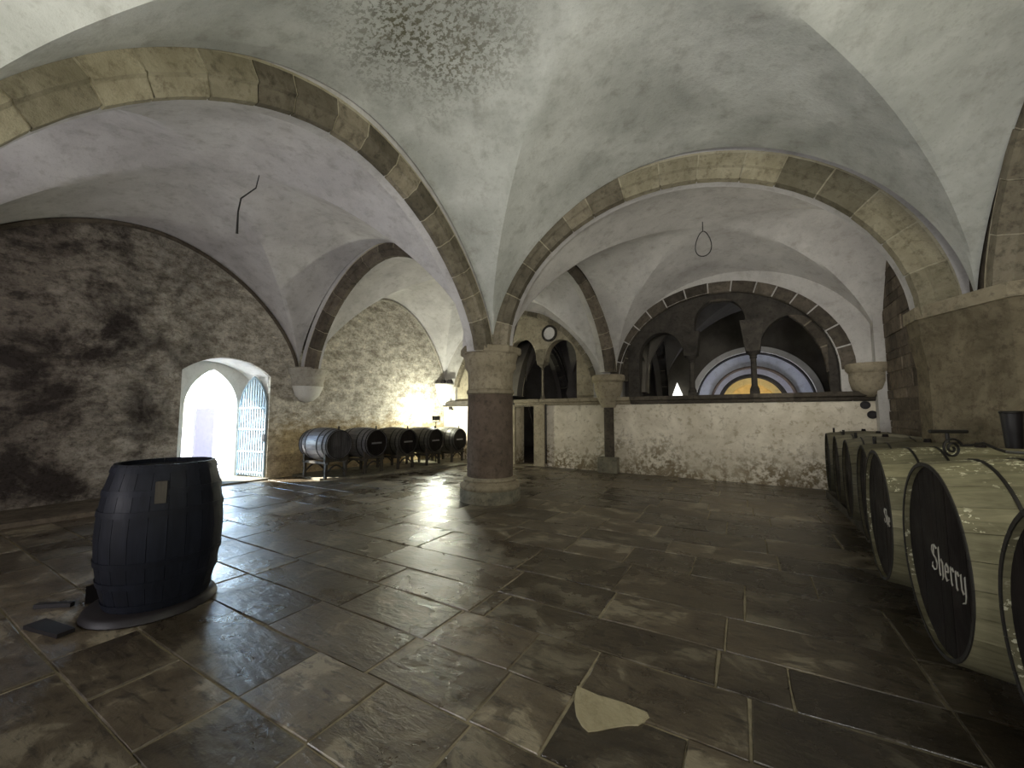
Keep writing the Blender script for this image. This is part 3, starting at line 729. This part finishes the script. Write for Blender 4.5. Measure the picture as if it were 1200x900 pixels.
# low kerb strips along the left wall
def strip(name, poly, z1_, m):
    bm = bmesh.new(); prism(bm, poly, -.02, z1_); return struct(link(name, bm, m))
strip('trim_63', [(-10.35, 6.25), (-9.0, 6.15), (-8.5, 6.9), (-7.62, 10.3), (-7.4, 11.35), (-10.35, 11.6)], .045, 'base')
strip('trim_64', [(-10.35, -1), (-9.2, -1), (-8.95, 2.3), (-8.9, 3.5), (-9.2, 3.75), (-10.35, 3.75)], .07, 'masonry')

# ---------------------------------------------------------------- column
def lobj(name, pr, m, parent, nseg=48, **kw):
    bm = bmesh.new(); lathe(bm, pr, nseg, **kw); return link(name, bm, m, parent, True)
col = tag(empty('stone_column', (*COL, 0)), 'stout round sandstone column standing free in the middle of the floor', 'column')
lobj('plinth', [(.565, 0), (.575, .03), (.57, .2), (.555, .225)], 'base', col)
lobj('base_torus', [(.545, .225), (.565, .25), (.57, .29), (.55, .33), (.50, .35), (.495, .375), (.515, .40), (.50, .43), (.45, .45)], 'cap', col)
lobj('shaft', [(.437, .45), (.437, 1.2), (.436, 1.22), (.43, 2.0)], 'shaft', col)
lobj('necking', [(.43, 1.98), (.455, 2.0), (.46, 2.03), (.455, 2.06), (.43, 2.08)], 'cap', col)
lobj('capital', [(.43, 2.08), (.435, 2.36), (.455, 2.44), (.50, 2.5), (.495, 2.6), (.52, 2.68), (.535, 2.74)], 'cap', col)
bm = bmesh.new(); lathe(bm, [(.58, 2.74), (.60, 2.77), (.60, 2.86), (.58, 2.88)], 8, a0=pi/8, a1=2*pi+pi/8); link('abacus', bm, 'cap', col)

# corbels
def corbel(name, label, loc, a0, a1, pr, m, mb=None, split=None):
    r = tag(empty(name, loc), label, 'corbel')
    z_split = split
    up = [x for x in pr if x[1] >= z_split]; dn = [x for x in pr if x[1] <= z_split]
    bm = bmesh.new(); lathe(bm, up, 24, a0, a1); link('abacus', bm, m, r, True)
    bm = bmesh.new(); lathe(bm, dn, 24, a0, a1); link('bell', bm, mb or m, r, True)
    return r
corbel('stone_corbel', 'grey stone corbel with rounded bottom coloured as lamplit between doorway and left barrels', (-10.28, 6.53, 0), -pi/2, pi/2,
    [(.50, 2.85), (.53, 2.82), (.52, 2.72), (.46, 2.64), (.42, 2.5), (.42, 2.36), (.40, 2.32), (.32, 2.12), (.18, 1.98), (0, 1.92)], 'corbel', 'pale', 2.36)  # bell takes a paler material for lamplight on its underside
corbel('stone_corbel', 'small pale corbel in the brightly lit far left corner above the barrels', (CX+.03, yb(CX)-.02, 0), -pi/2-.1, .05,
    [(.46, 2.74), (.48, 2.7), (.45, 2.58), (.40, 2.48), (.38, 2.3), (.28, 2.1), (.16, 1.98), (0, 1.93)], 'pale', 'pale', 2.48)
v = bx(-3.30, .02)
corbel('stone_corbel', 'carved capital on a dark half shaft in the middle of the back wall', (v.x, v.y, 0), -pi, 0,
    [(.44, 2.72), (.47, 2.68), (.47, 2.56), (.40, 2.50), (.40, 2.32), (.38, 2.27), (.30, 2.02), (.22, 1.86), (.2, 1.80)], 'cap', 'cap', 2.5)
hs = tag(empty('wall_shaft', (v.x, v.y, 0)), 'dark engaged half shaft on a grey block against the cream back wall', 'shaft')
bm = bmesh.new(); lathe(bm, [(.145, .42), (.145, 1.84)], 16, -pi, 0); link('shaft', bm, 'arch_dark', hs, True)
bm = bmesh.new(); box(bm, -.26, .27, -.30, .02, 0, .42); link('base_block', bm, 'base', hs)
v = bx(2.28, .02)
corbel('stone_corbel', 'grey stone corbel at the right end of the ledge by the masonry wall', (v.x, v.y, 0), -pi, 0,
    [(.36, 2.66), (.38, 2.62), (.37, 2.52), (.32, 2.46), (.32, 2.3), (.28, 2.12), (.16, 1.98), (0, 1.93)], 'cap', 'cap', 2.46)

# right pier with impost
pr_ = tag(empty('stone_pier', (2.5, 6.6, 0)), 'massive stone wall pier with projecting impost behind the right barrels', 'pier')
def pier_poly(e): return [(-.43-e, .82), (-.43-e, .42-e*.3), (-.02-e*.6, -.42-e), (.44, -.60-e), (.44, .38), (.03, .38), (.03, .82)]
bm = bmesh.new(); prism(bm, pier_poly(0), 0, 2.2); link('shaft', bm, 'pier', pr_)
bm = bmesh.new(); A_ = None
for z_, e in ((2.2, 0), (2.25, .01), (2.4, .03), (2.55, .055), (2.62, .07), (2.62, .05), (2.66, .05), (2.82, .07)):
    R_ = [bm.verts.new((x_, y_, z_)) for x_, y_ in pier_poly(e)]
    if A_:
        for i in range(7): j = (i+1) % 7; bm.faces.new((A_[i], A_[j], R_[j], R_[i]))
    A_ = R_
link('bell', bm, 'pier', pr_)
bm = bmesh.new(); prism(bm, pier_poly(.10), 2.82, 2.98); link('impost', bm, 'cap', pr_)

# ---------------------------------------------------------------- barrels
def br_radius(t, R0, R1): return R0+(R1-R0)*(1-(2*t-1)**2)
def stave_bm(ang0, ang1, L, R0, R1, th=.03, st=7, n=1, jit=0.0):
    bm = bmesh.new(); rg = []
    for i in range(st+1):
        t = i/st; r = br_radius(t, R0, R1)+jit
        ring = []
        for k in range(n+1): a_ = ang0+(ang1-ang0)*k/n; ring.append((r, a_))
        for k in range(n, -1, -1): a_ = ang0+(ang1-ang0)*k/n; ring.append((r-th, a_))
        rg.append([bm.verts.new((q*cos(a_), q*sin(a_), t*L)) for q, a_ in ring])
    m_ = len(rg[0])
    for A_, B_ in zip(rg, rg[1:]):
        for k in range(m_): j = (k+1) % m_; bm.faces.new((A_[k], A_[j], B_[j], B_[k]))
    bm.faces.new(rg[0]); bm.faces.new(rg[-1][::-1])
    return bm
def barrel_body(parent, L, R0, R1, ns, m, single, rotm=None):
    if single:
        for i in range(ns):
            g = .0012/R0
            link('stave', stave_bm(2*pi*i/ns+g, 2*pi*(i+1)/ns-g, L, R0, R1, .022, 6, 2, random.uniform(-.001, .001)), m, parent, True)
    else:
        bm = bmesh.new()
        for i in range(ns):
            b2 = stave_bm(2*pi*i/ns+.005, 2*pi*(i+1)/ns-.005, L, R0, R1, .022, 8, 2, random.uniform(-.002, .002))
            tmp = bpy.data.meshes.new('t'); b2.to_mesh(tmp); b2.free(); bm.from_mesh(tmp); bpy.data.meshes.remove(tmp)
        link('staves', bm, m, parent, True)
    # dark core so no light shows through joints
    bm = bmesh.new(); lathe(bm, [(br_radius(t, R0, R1)-.026, L*t) for t in (.06, .2, .35, .5, .65, .8, .94)], 32); link('liner', bm, 'black', parent, True)
def hoop(parent, L, R0, R1, t, wdt, m, th=.004):
    bm = bmesh.new(); ra = br_radius(t-wdt/2/L, R0, R1); rb = br_radius(t+wdt/2/L, R0, R1)
    za, zb = t*L-wdt/2, t*L+wdt/2; ns = 48
    rg = []
    for r, z_ in ((ra+.001, za), (ra+th+.002, za), (rb+th+.002, zb), (rb+.001, zb)):
        rg.append([bm.verts.new((r*cos(2*pi*i/ns), r*sin(2*pi*i/ns), z_)) for i in range(ns)])
    for A_, B_ in zip(rg, rg[1:]+rg[:1]):
        for i in range(ns): j = (i+1) % ns; bm.faces.new((A_[i], A_[j], B_[j], B_[i]))
    return link('hoop', bm, m, parent, True)
def head_boards(parent, z0, R, nb, m, out=-1, gap=.003):
    ws = [1+random.uniform(-.15, .15) for _ in range(nb)]; tot = sum(ws); x = -R
    for w_ in ws:
        x1 = x+2*R*w_/tot
        pts = []
        a, b_ = x+gap/2, x1-gap/2
        for i in range(6):
            q = a+(b_-a)*i/5; pts.append((q, sqrt(max(0, R*R-q*q))))
        poly = pts+[(q, -y_) for q, y_ in pts[::-1]]
        # drop duplicates at the tips
        pl_ = []
        for q in poly:
            if not pl_ or math.hypot(q[0]-pl_[-1][0], q[1]-pl_[-1][1]) > 1e-4: pl_.append(q)
        if math.hypot(pl_[0][0]-pl_[-1][0], pl_[0][1]-pl_[-1][1]) < 1e-4: pl_.pop()
        dz = random.uniform(-.002, .002)
        bm = bmesh.new(); prism(bm, pl_, z0+dz, z0+.02+dz); link('head_board', bm, m, parent)
        x = x1

# upright barrel on the left
ub = tag(empty('wine_barrel', (-4.36, 1.52, .07), (0, 0, .3)), 'black upright barrel standing alone on the floor at left', 'barrel')
UL, U0, U1 = 1.13, .335, .42
barrel_body(ub, UL, U0, U1, 22, 'woodupright', True)
for t in (.035, .19, .33, .67, .81, .965): hoop(ub, UL, U0, U1, t, .045, 'woodupright')
head_boards(ub, UL-.055, br_radius(.95, U0, U1)-.028, 6, 'woodupright')
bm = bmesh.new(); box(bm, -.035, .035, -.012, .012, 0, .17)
lb = link('highlight_patch', bm, 'stand', ub); th = -.70; rr_ = br_radius(.74, U0, U1)+.004  # lighter block standing in for the highlight on the staves
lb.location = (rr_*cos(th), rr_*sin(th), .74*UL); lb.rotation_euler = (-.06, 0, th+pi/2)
# what it stands on: a round base board with a dark mat and loose planks
bm = bmesh.new(); lathe(bm, [(.43, 0), (.44, .012), (.425, .05), (.40, .07)], 40); bb = link('round_base_board', bm, 'black', None, True)
bb.location = (-4.40, 1.50, .002); tag(bb, 'low round black board under the upright barrel', 'board')
def plank(a, b_, wd, h0, h1, label):
    a = Vector(a); b_ = Vector(b_); u = (b_-a).normalized(); p_ = Vector((-u.y, u.x))*wd/2
    bm = bmesh.new(); prism(bm, [tuple(a-p_), tuple(b_-p_*.8), tuple(b_+p_*.8), tuple(a+p_)], h0, h1)
    return tag(link('loose_plank', bm, 'black'), label, 'plank')
plank((-4.72, .90), (-4.32, .98), .12, .002, .03, 'dark loose plank on the floor at the front of the upright barrel')
plank((-5.14, .98), (-4.92, 1.14), .05, .002, .035, 'thin dark stick on the floor at the left foot of the upright barrel')
bm = bmesh.new(); prism(bm, [(-5.12, 1.40), (-4.87, 1.20), (-4.87, 1.62)], .002, .15)
bmesh.ops.scale(bm, vec=(1, 1, 1), verts=bm.verts)
for v_ in bm.verts:
    if v_.co.z > .1 and v_.co.x < -5.0: v_.co.z = .03
tag(link('wooden_wedge', bm, 'black'), 'black wedge chocked against the left foot of the upright barrel', 'wedge')

# lettering strokes (blackletter) drawn as little polygons on the head
def stroke(bm, pts, wd, h0, h1):
    for (a0_, b0_), (a1_, b1_) in zip(pts, pts[1:]):
        dx, dy = a1_-a0_, b1_-b0_; l = math.hypot(dx, dy) or 1
        # broad-nib pen: nib held at 40 degrees
        nx, ny = cos(radians(40))*wd/2, sin(radians(40))*wd/2
        ex, ey = dx/l*wd*.12, dy/l*wd*.12
        poly = [(a0_-nx-ex, b0_-ny-ey), (a0_+nx-ex, b0_+ny-ey), (a1_+nx+ex, b1_+ny+ey), (a1_-nx+ex, b1_-ny+ey)]
        A_ = [bm.verts.new((x_, y_, h0)) for x_, y_ in poly]; B_ = [bm.verts.new((x_, y_, h1)) for x_, y_ in poly]
        for i in range(4): j = (i+1) % 4; bm.faces.new((A_[i], A_[j], B_[j], B_[i]))
        bm.faces.new(A_[::-1]); bm.faces.new(B_)
GLY = {
 'S': ([[(.62, .92), (.40, 1.0), (.16, .92), (.10, .74), (.26, .60), (.50, .50), (.62, .34), (.54, .12), (.30, .02), (.08, .10), (.12, .24)], [(.34, .96), (.30, .58)]], .74),
 'h': ([[(.10, 1.0), (.10, .06), (.16, .0)], [(.10, .50), (.30, .62), (.42, .52), (.42, .02), (.34, -.10)]], .56),
 'e': ([[(.40, .36), (.12, .30)], [(.40, .36), (.38, .54), (.24, .62), (.10, .50), (.10, .12), (.22, .0), (.38, .08)]], .52),
 'r': ([[(.10, .60), (.12, .06), (.18, .0)], [(.12, .48), (.26, .62), (.36, .54)]], .44),
 'y': ([[(.10, .62), (.12, .14), (.24, .04), (.40, .12)], [(.42, .64), (.42, .0), (.34, -.22), (.14, -.30)]], .56),
}
def lettering(word, parent, u0, v0, height, z0, mirror=-1):
    bm = bmesh.new(); x = 0
    for ch in word:
        st_, adv = GLY[ch]
        for s_ in st_: stroke(bm, [((x+a_)*height, b_*height) for a_, b_ in s_], height*.115, 0, .003)
        x += adv
    for v_ in bm.verts:
        v_.co = Vector((u0+v_.co.x, v0+v_.co.y, v_.co.z))
    return bm, x*height

# right-hand row: axis along +X; head faces -X
def lying_barrel(name, label, loc, L, R0, R1, ns, m, mh, single, hoops, group=None, yaw=0.0, nb=7, mhoop='iron', hw=.03):
    # local z -> world +X (away from head), local y -> up
    r = tag(empty(name, loc), label, 'barrel', group)
    r.rotation_euler = Matrix(((0, 0, 1), (-1, 0, 0), (0, -1, 0))).to_3x3().transposed().to_euler() if False else (pi/2, 0, pi/2+yaw)
    return r
def build_barrel(r, L, R0, R1, ns, m, mh, single, hoops, nb, mhoop, hw):
    barrel_body(r, L, R0, R1, ns, m, single)
    for t in hoops: hoop(r, L, R0, R1, t, hw, mhoop)
    rh = br_radius(.03, R0, R1)-.020
    head_boards(r, .032, rh, nb, mh)
    bm = bmesh.new(); lathe(bm, [(rh, L-.07), (rh, L-.05)], 32); link('rear_head', bm, mh, r)
def set_axis(o, yaw=0.0):      # local z -> world +X rotated by yaw; local x -> -Y ; local y -> Z
    a = Vector((cos(yaw), sin(yaw), 0)); xr = Vector((sin(yaw), -cos(yaw), 0)); up = Vector((0, 0, 1))
    m_ = Matrix((xr, up, a)).transposed()
    if m_.determinant() < 0: m_ = Matrix((-xr, up, a)).transposed()
    o.rotation_euler = m_.to_euler()
RB = [(2.16, .96, .61), (3.41, .95, .61), (4.70, .985, .60), (5.92, 1.14, .585), (7.10, 1.20, .585), (8.28, 1.27, .585), (9.46, 1.33, .585)]
labs = ['nearest big barrel cut off by the right edge of the photo',
        'big grey-green barrel with blackletter word on its black head',
        'grey-green barrel with white paint flecks, second behind the lettered one toward the back',
        'dark barrel third in the right row counting back from the lettered one',
        'dark barrel fourth in the right row counting back from the lettered one',
        'dark barrel next to last in the right row near the back wall',
        'dark barrel at the far end of the right row nearest the back wall']
labs[2] = 'grey-green barrel with white paint flecks, just behind the lettered one'
labs[3] = 'dark barrel two places behind the lettered one in the right row'
labs[4] = 'dark barrel three places behind the lettered one in the right row'
def topz(R): return R
for i, ((yy, xh, R1_), lab) in enumerate(zip(RB, labs)):
    L = 1.3 if i < 3 else (.84 if i == 4 else 1.08); R0 = R1_-.055; zc = .14+R1_
    r = tag(empty('wine_barrel', (xh, yy, zc)), lab, 'barrel', 'big barrels lying in a row on the right'); set_axis(r, (-.01, -.03, -.06, -.08, -.08, -.08, -.08)[i])
    build_barrel(r, L, R0, R1_, 26, 'woodright' if i < 3 else 'woodright_dark', 'head', i < 3, (.17, .30, .70, .83) if i < 3 else (.2, .8), 8, 'iron', .014)
    # end rim band, bung
    bm = bmesh.new(); bar(bm, (0, R1_-.01, L*.5), (0, R1_+.035, L*.5), .035, 12, .028); link('bung', bm, 'head', r)
    if i >= 3:
        bm = bmesh.new(); bar(bm, (0, R0, .12), (0, R0+.10, .12), .018, 6); bar(bm, (-.05, R0+.08, .12), (.05, R0+.08, .12), .014, 6); link('iron_peg', bm, 'iron', r)
    if i == 1:
        bm, wd_ = lettering('Sherry', r, 0, 0, .155, 0)
        lt = link('painted_word', bm, 'paint', r)
        # local x of the barrel points to the right as seen from the aisle or to the left: decide by sign
        sgn = 1 if (r.rotation_euler.to_matrix() @ Vector((1, 0, 0))).y < 0 else -1
        lt.scale = (sgn, 1, -1); lt.location = (sgn*(-.12), -.10, .031)
    if i == 1: lt['label'] = 'pale blackletter word painted on the black head'
    if i == 2:
        bm, wd_ = lettering('She', r, 0, 0, .12, 0)
        lt = link('painted_word', bm, 'paint', r); sgn = 1 if (r.rotation_euler.to_matrix() @ Vector((1, 0, 0))).y < 0 else -1
        lt.scale = (sgn, 1, -1); lt.location = (sgn*(.10), -.05, .031)
# long timber cradles under the row
for x_, nm in ((1.42, 'front timber bearer under the right row of barrels'), (1.94, 'rear timber bearer under the right row of barrels')):
    bm = bmesh.new(); box(bm, x_-.08, x_+.08, 1.6, 9.9, .001, .13); tag(link('timber_bearer', bm, 'stand'), nm, 'bearer')

# scroll-ended iron clamp across two barrels, and a bucket
ic = tag(empty('iron_clamp', (1.36, 4.3, 1.345)), 'black iron clamp with spiral end lying across the right barrels', 'clamp')
pts = []
for i in range(44):
    t = i/43; a_ = 2*pi*2.1*t; r_ = .010+.068*t
    pts.append((r_*cos(-a_+.9)*.87, r_*cos(-a_+.9)*.5, r_*sin(-a_+.9)))
bm = bmesh.new(); tube(bm, pts, .0085); link('scroll', bm, 'iron', ic)
e = Vector(pts[-1])
bm = bmesh.new(); tube(bm, [e, e+Vector((.05, -.03, .01)), (.10, -.18, .055), (.10, -.36, .025), (.07, -.55, .02)], .009); link('arm', bm, 'iron', ic)
bm = bmesh.new(); tube(bm, [(.07, -.55, .02), (.05, -.75, .03), (.06, -.88, .035)], .010); link('rod', bm, 'steel', ic)
bm = bmesh.new(); bar(bm, (.06, .26, .03), (.06, .26, .13), .013); bar(bm, (-.06, .20, .12), (.19, .31, .12), .014); link('handle', bm, 'iron', ic)
bk = tag(empty('iron_bucket', (2.19, 5.62, 1.285)), 'small black bucket standing on a right barrel against the pier', 'bucket')
bm = bmesh.new(); lathe(bm, [(.055, 0), (.074, .34), (.069, .34), (.05, .02)], 20); link('pail', bm, 'black', bk, True)
bm = bmesh.new(); lathe(bm, [(.074, .325), (.079, .33), (.079, .345), (.074, .35)], 20); link('rim', bm, 'iron', bk)

# left row: five barrels on wooden stands along the wall
LBp = [(-8.66, 6.43), (-8.55, 7.50), (-8.44, 8.56), (-8.33, 9.63), (-8.22, 10.70)]
ll = ['slate-grey barrel with slatted head, nearest the doorway in the left row', 'black-headed barrel second from the doorway in the left row',
      'black-headed barrel third from the doorway in the left row', 'black-headed barrel fourth from the doorway in the left row', 'black-headed barrel farthest from the doorway beside the column']
for i, ((xh, yy), lab) in enumerate(zip(LBp, ll)):
    R1_ = .415; R0 = .355; L = 1.15; zc = .86-.02*i
    r = tag(empty('wine_barrel', (xh, yy, zc)), lab, 'barrel', 'barrels on stands along the left wall'); set_axis(r, pi)
    build_barrel(r, L, R0, R1_, 22, 'woodleft' if i < 2 else 'woodleft_dark', 'head_grey' if i == 0 else 'head', False, (.035, .14, .30, .70, .86, .965), 11 if i == 0 else 6, 'iron', .03)
    if i:
        bm = bmesh.new(); box(bm, -.16, .16, -.02, .02, .012, .032); link('head_crossbar', bm, 'woodleft', r)
    bm = bmesh.new(); bar(bm, (0, R0, .06), (0, R0+.10, .06), .018, 8); link('peg', bm, 'iron', r)
    s = tag(empty('barrel_stand', (xh-.55, yy, .047)), 'dark timber trestle stand carrying the %s barrel of the left row' % ('first', 'second', 'third', 'fourth', 'fifth')[i], 'stand', 'stands under the left barrels')
    zt = zc-R0-.075
    for sx in (-.42, .42):
        for sy in (-.27, .27):
            bm = bmesh.new(); beam(bm, (sx, sy*1.05, 0), (sx, sy, zt-.02), .06, .06); link('leg', bm, 'stand', s)
        bm = bmesh.new(); k = 10; top = []; 
        pts = [(-.25+.5*t/k, .14+.16*sin(pi*t/k)) for t in range(k+1)]
        tube(bm, [(sx, a_, b_) for a_, b_ in pts], .022); link('arched_brace', bm, 'stand', s)
        bm = bmesh.new(); beam(bm, (sx, -.32, zt+.0), (sx, .32, zt+.0), .07, .07); link('cross_rail', bm, 'stand', s)
        for sy in (-1, 1):
            bm = bmesh.new(); prism(bm, [(sy*.13, zt+.03), (sy*.32, zt+.03), (sy*.32, zt+.17)], sx-.035, sx+.035, 0); link('chock', bm, 'stand', s)
    for sy in (-.27, .27):
        bm = bmesh.new(); beam(bm, (-.5, sy, zt-.05), (.5, sy, zt-.05), .05, .06); link('long_rail', bm, 'stand', s)

# ---------------------------------------------------------------- gate and the yard outside
g0 = Vector((-11.32, 5.40)); g1 = Vector((-10.38, 5.56)); gl = (g1-g0).length; gd = (g1-g0).normalized()
gt = tag(empty('iron_gate', (g0.x, g0.y, .05), (0, 0, math.atan2(gd.y, gd.x))), 'pale blue-grey pointed gate leaf of vertical bars standing open in the doorway', 'gate')
gtop = pointed_top(0, gl, 1.72)
for i in range(11):
    x_ = .03+(gl-.06)*i/10; bm = bmesh.new(); box(bm, x_-.022, x_+.022, -.010, .010, .03, gtop(min(max(x_, .02), gl-.02))-.02); link('bar', bm, 'gate', gt)
for z_ in (.10, .62, 1.18, 1.72):
    bm = bmesh.new(); box(bm, 0, gl, -.022, .022, z_-.022, z_+.022); link('rail', bm, 'gate', gt)
bm = bmesh.new(); pts = [(0, 0, .0)]+[(gl*(1-cos(pi*i/24))/2, 0, gtop(gl*(1-cos(pi*i/24))/2)) for i in range(25)]+[(gl, 0, 0)]
tube(bm, pts, .026, 6); link('frame', bm, 'gate', gt)
bm = bmesh.new(); box(bm, gl-.08, gl+.01, -.035, .035, .88, 1.06); link('lock', bm, 'iron', gt)
bm = bmesh.new(); box(bm, -40, -11.3, -20, 30, -.3, .0); struct(link('floor', bm, 'ground'))
M['lilac'] = flat('lilac_board', (.10, .09, .125), .6)
bd = tag(empty('notice_board', (-13.0, 5.30, 0), (0, 0, .5)), 'pale upright board standing outside the bright doorway', 'board')
bm = bmesh.new(); box(bm, -.03, .03, -.32, .32, .25, 1.78); link('panel', bm, 'lilac', bd)
for sy in (-.28, .28):
    bm = bmesh.new(); box(bm, -.03, .03, sy-.03, sy+.03, 0, .26); link('post', bm, 'gate', bd)
bm = bmesh.new(); box(bm, -.3, .3, -.28, .28, 0, .05); box(bm, -.26, .26, -.24, .24, .05, .42); box(bm, -.3, .3, -.28, .28, .42, .47)
sb = link('stone_trough', bm, 'gate'); sb.location = (-13.2, 6.35, .0); tag(sb, 'low pale blue block on the ground outside the doorway', 'block')

# ---------------------------------------------------------------- small things
bm = bmesh.new(); tube(bm, [(-6.55, 3.22, 5.42), (-6.75, 3.28, 5.30), (-6.95, 3.16, 5.12), (-7.0, 3.15, 4.9), (-7.02, 3.16, 4.62), (-7.04, 3.17, 4.55)], [.006, .010, .012, .013, .018, .02])
tag(link('hanging_cord', bm, 'wire'), 'dark cord hanging from the vault of the left bay', 'cord')
pts = [(-.52, 8.0, 5.20)]
for i in range(25):
    t = 2*pi*i/24; pts.append((-.52+.17*sin(t)*(.55+.45*(1-cos(t))/2), 8.0, 4.78+.24*cos(t)))
bm = bmesh.new(); tube(bm, pts, .009); tag(link('wire_loop', bm, 'wire'), 'thin wire loop hanging from the vault of the far right bay', 'wire')
bm = bmesh.new(); tube(bm, [(-9.3, 11.50, 2.2), (-9.2, 11.48, 2.02), (-9.0, 11.48, 1.96), (-7.6, 11.39, 1.96)], .02, 8); tag(link('wall_pipe', bm, 'steel'), 'thin grey pipe running along the lit back wall left of the column', 'pipe')
fl_ = tag(empty('floodlight', (-8.80, 10.165, 1.36)), 'small black floodlight behind the left barrels shining at the corner', 'floodlight')
bm = bmesh.new(); box(bm, -.05, .02, -.16, .16, .06, .20); link('housing', bm, 'black', fl_)
bm = bmesh.new(); tube(bm, [(-.02, -.17, .13), (-.02, -.17, .0), (-.02, .17, .0), (-.02, .17, .13)], .01); link('bracket', bm, 'iron', fl_)
bm = bmesh.new(); bar(bm, (-.02, 0, -1.31), (-.02, 0, .0), .015); link('pole', bm, 'iron', fl_)
point('light_floodlight', (-8.86, 10.26, 1.66), 260, (.98, 1, .82), .06)
v = bx(-9.3, -.03, 1.84)
bm = bmesh.new(); box(bm, -.06, .06, -.03, .03, -.05, .05); box(bm, .05, .12, -.02, .02, -.07, -.01)
o = link('wall_socket', bm, 'black'); o.location = v; tag(o, 'small dark socket on the brightly lit back wall above the farthest left barrel', 'socket')
for k, (x_, y_, s_) in enumerate(((-9.42, 11.22, .09), (-9.18, 11.30, .11))):
    bm = bmesh.new(); box(bm, -s_, s_, -.05, .05, 0, .1); box(bm, -s_*.6, s_*.6, -.03, .03, .1, .13)
    o = link('cable_box', bm, 'black'); o.location = (x_, y_, 2.742)
    tag(o, 'small black box on the left of the far left corner corbel' if k == 0 else 'wider black box on the right of the far left corner corbel', 'box')
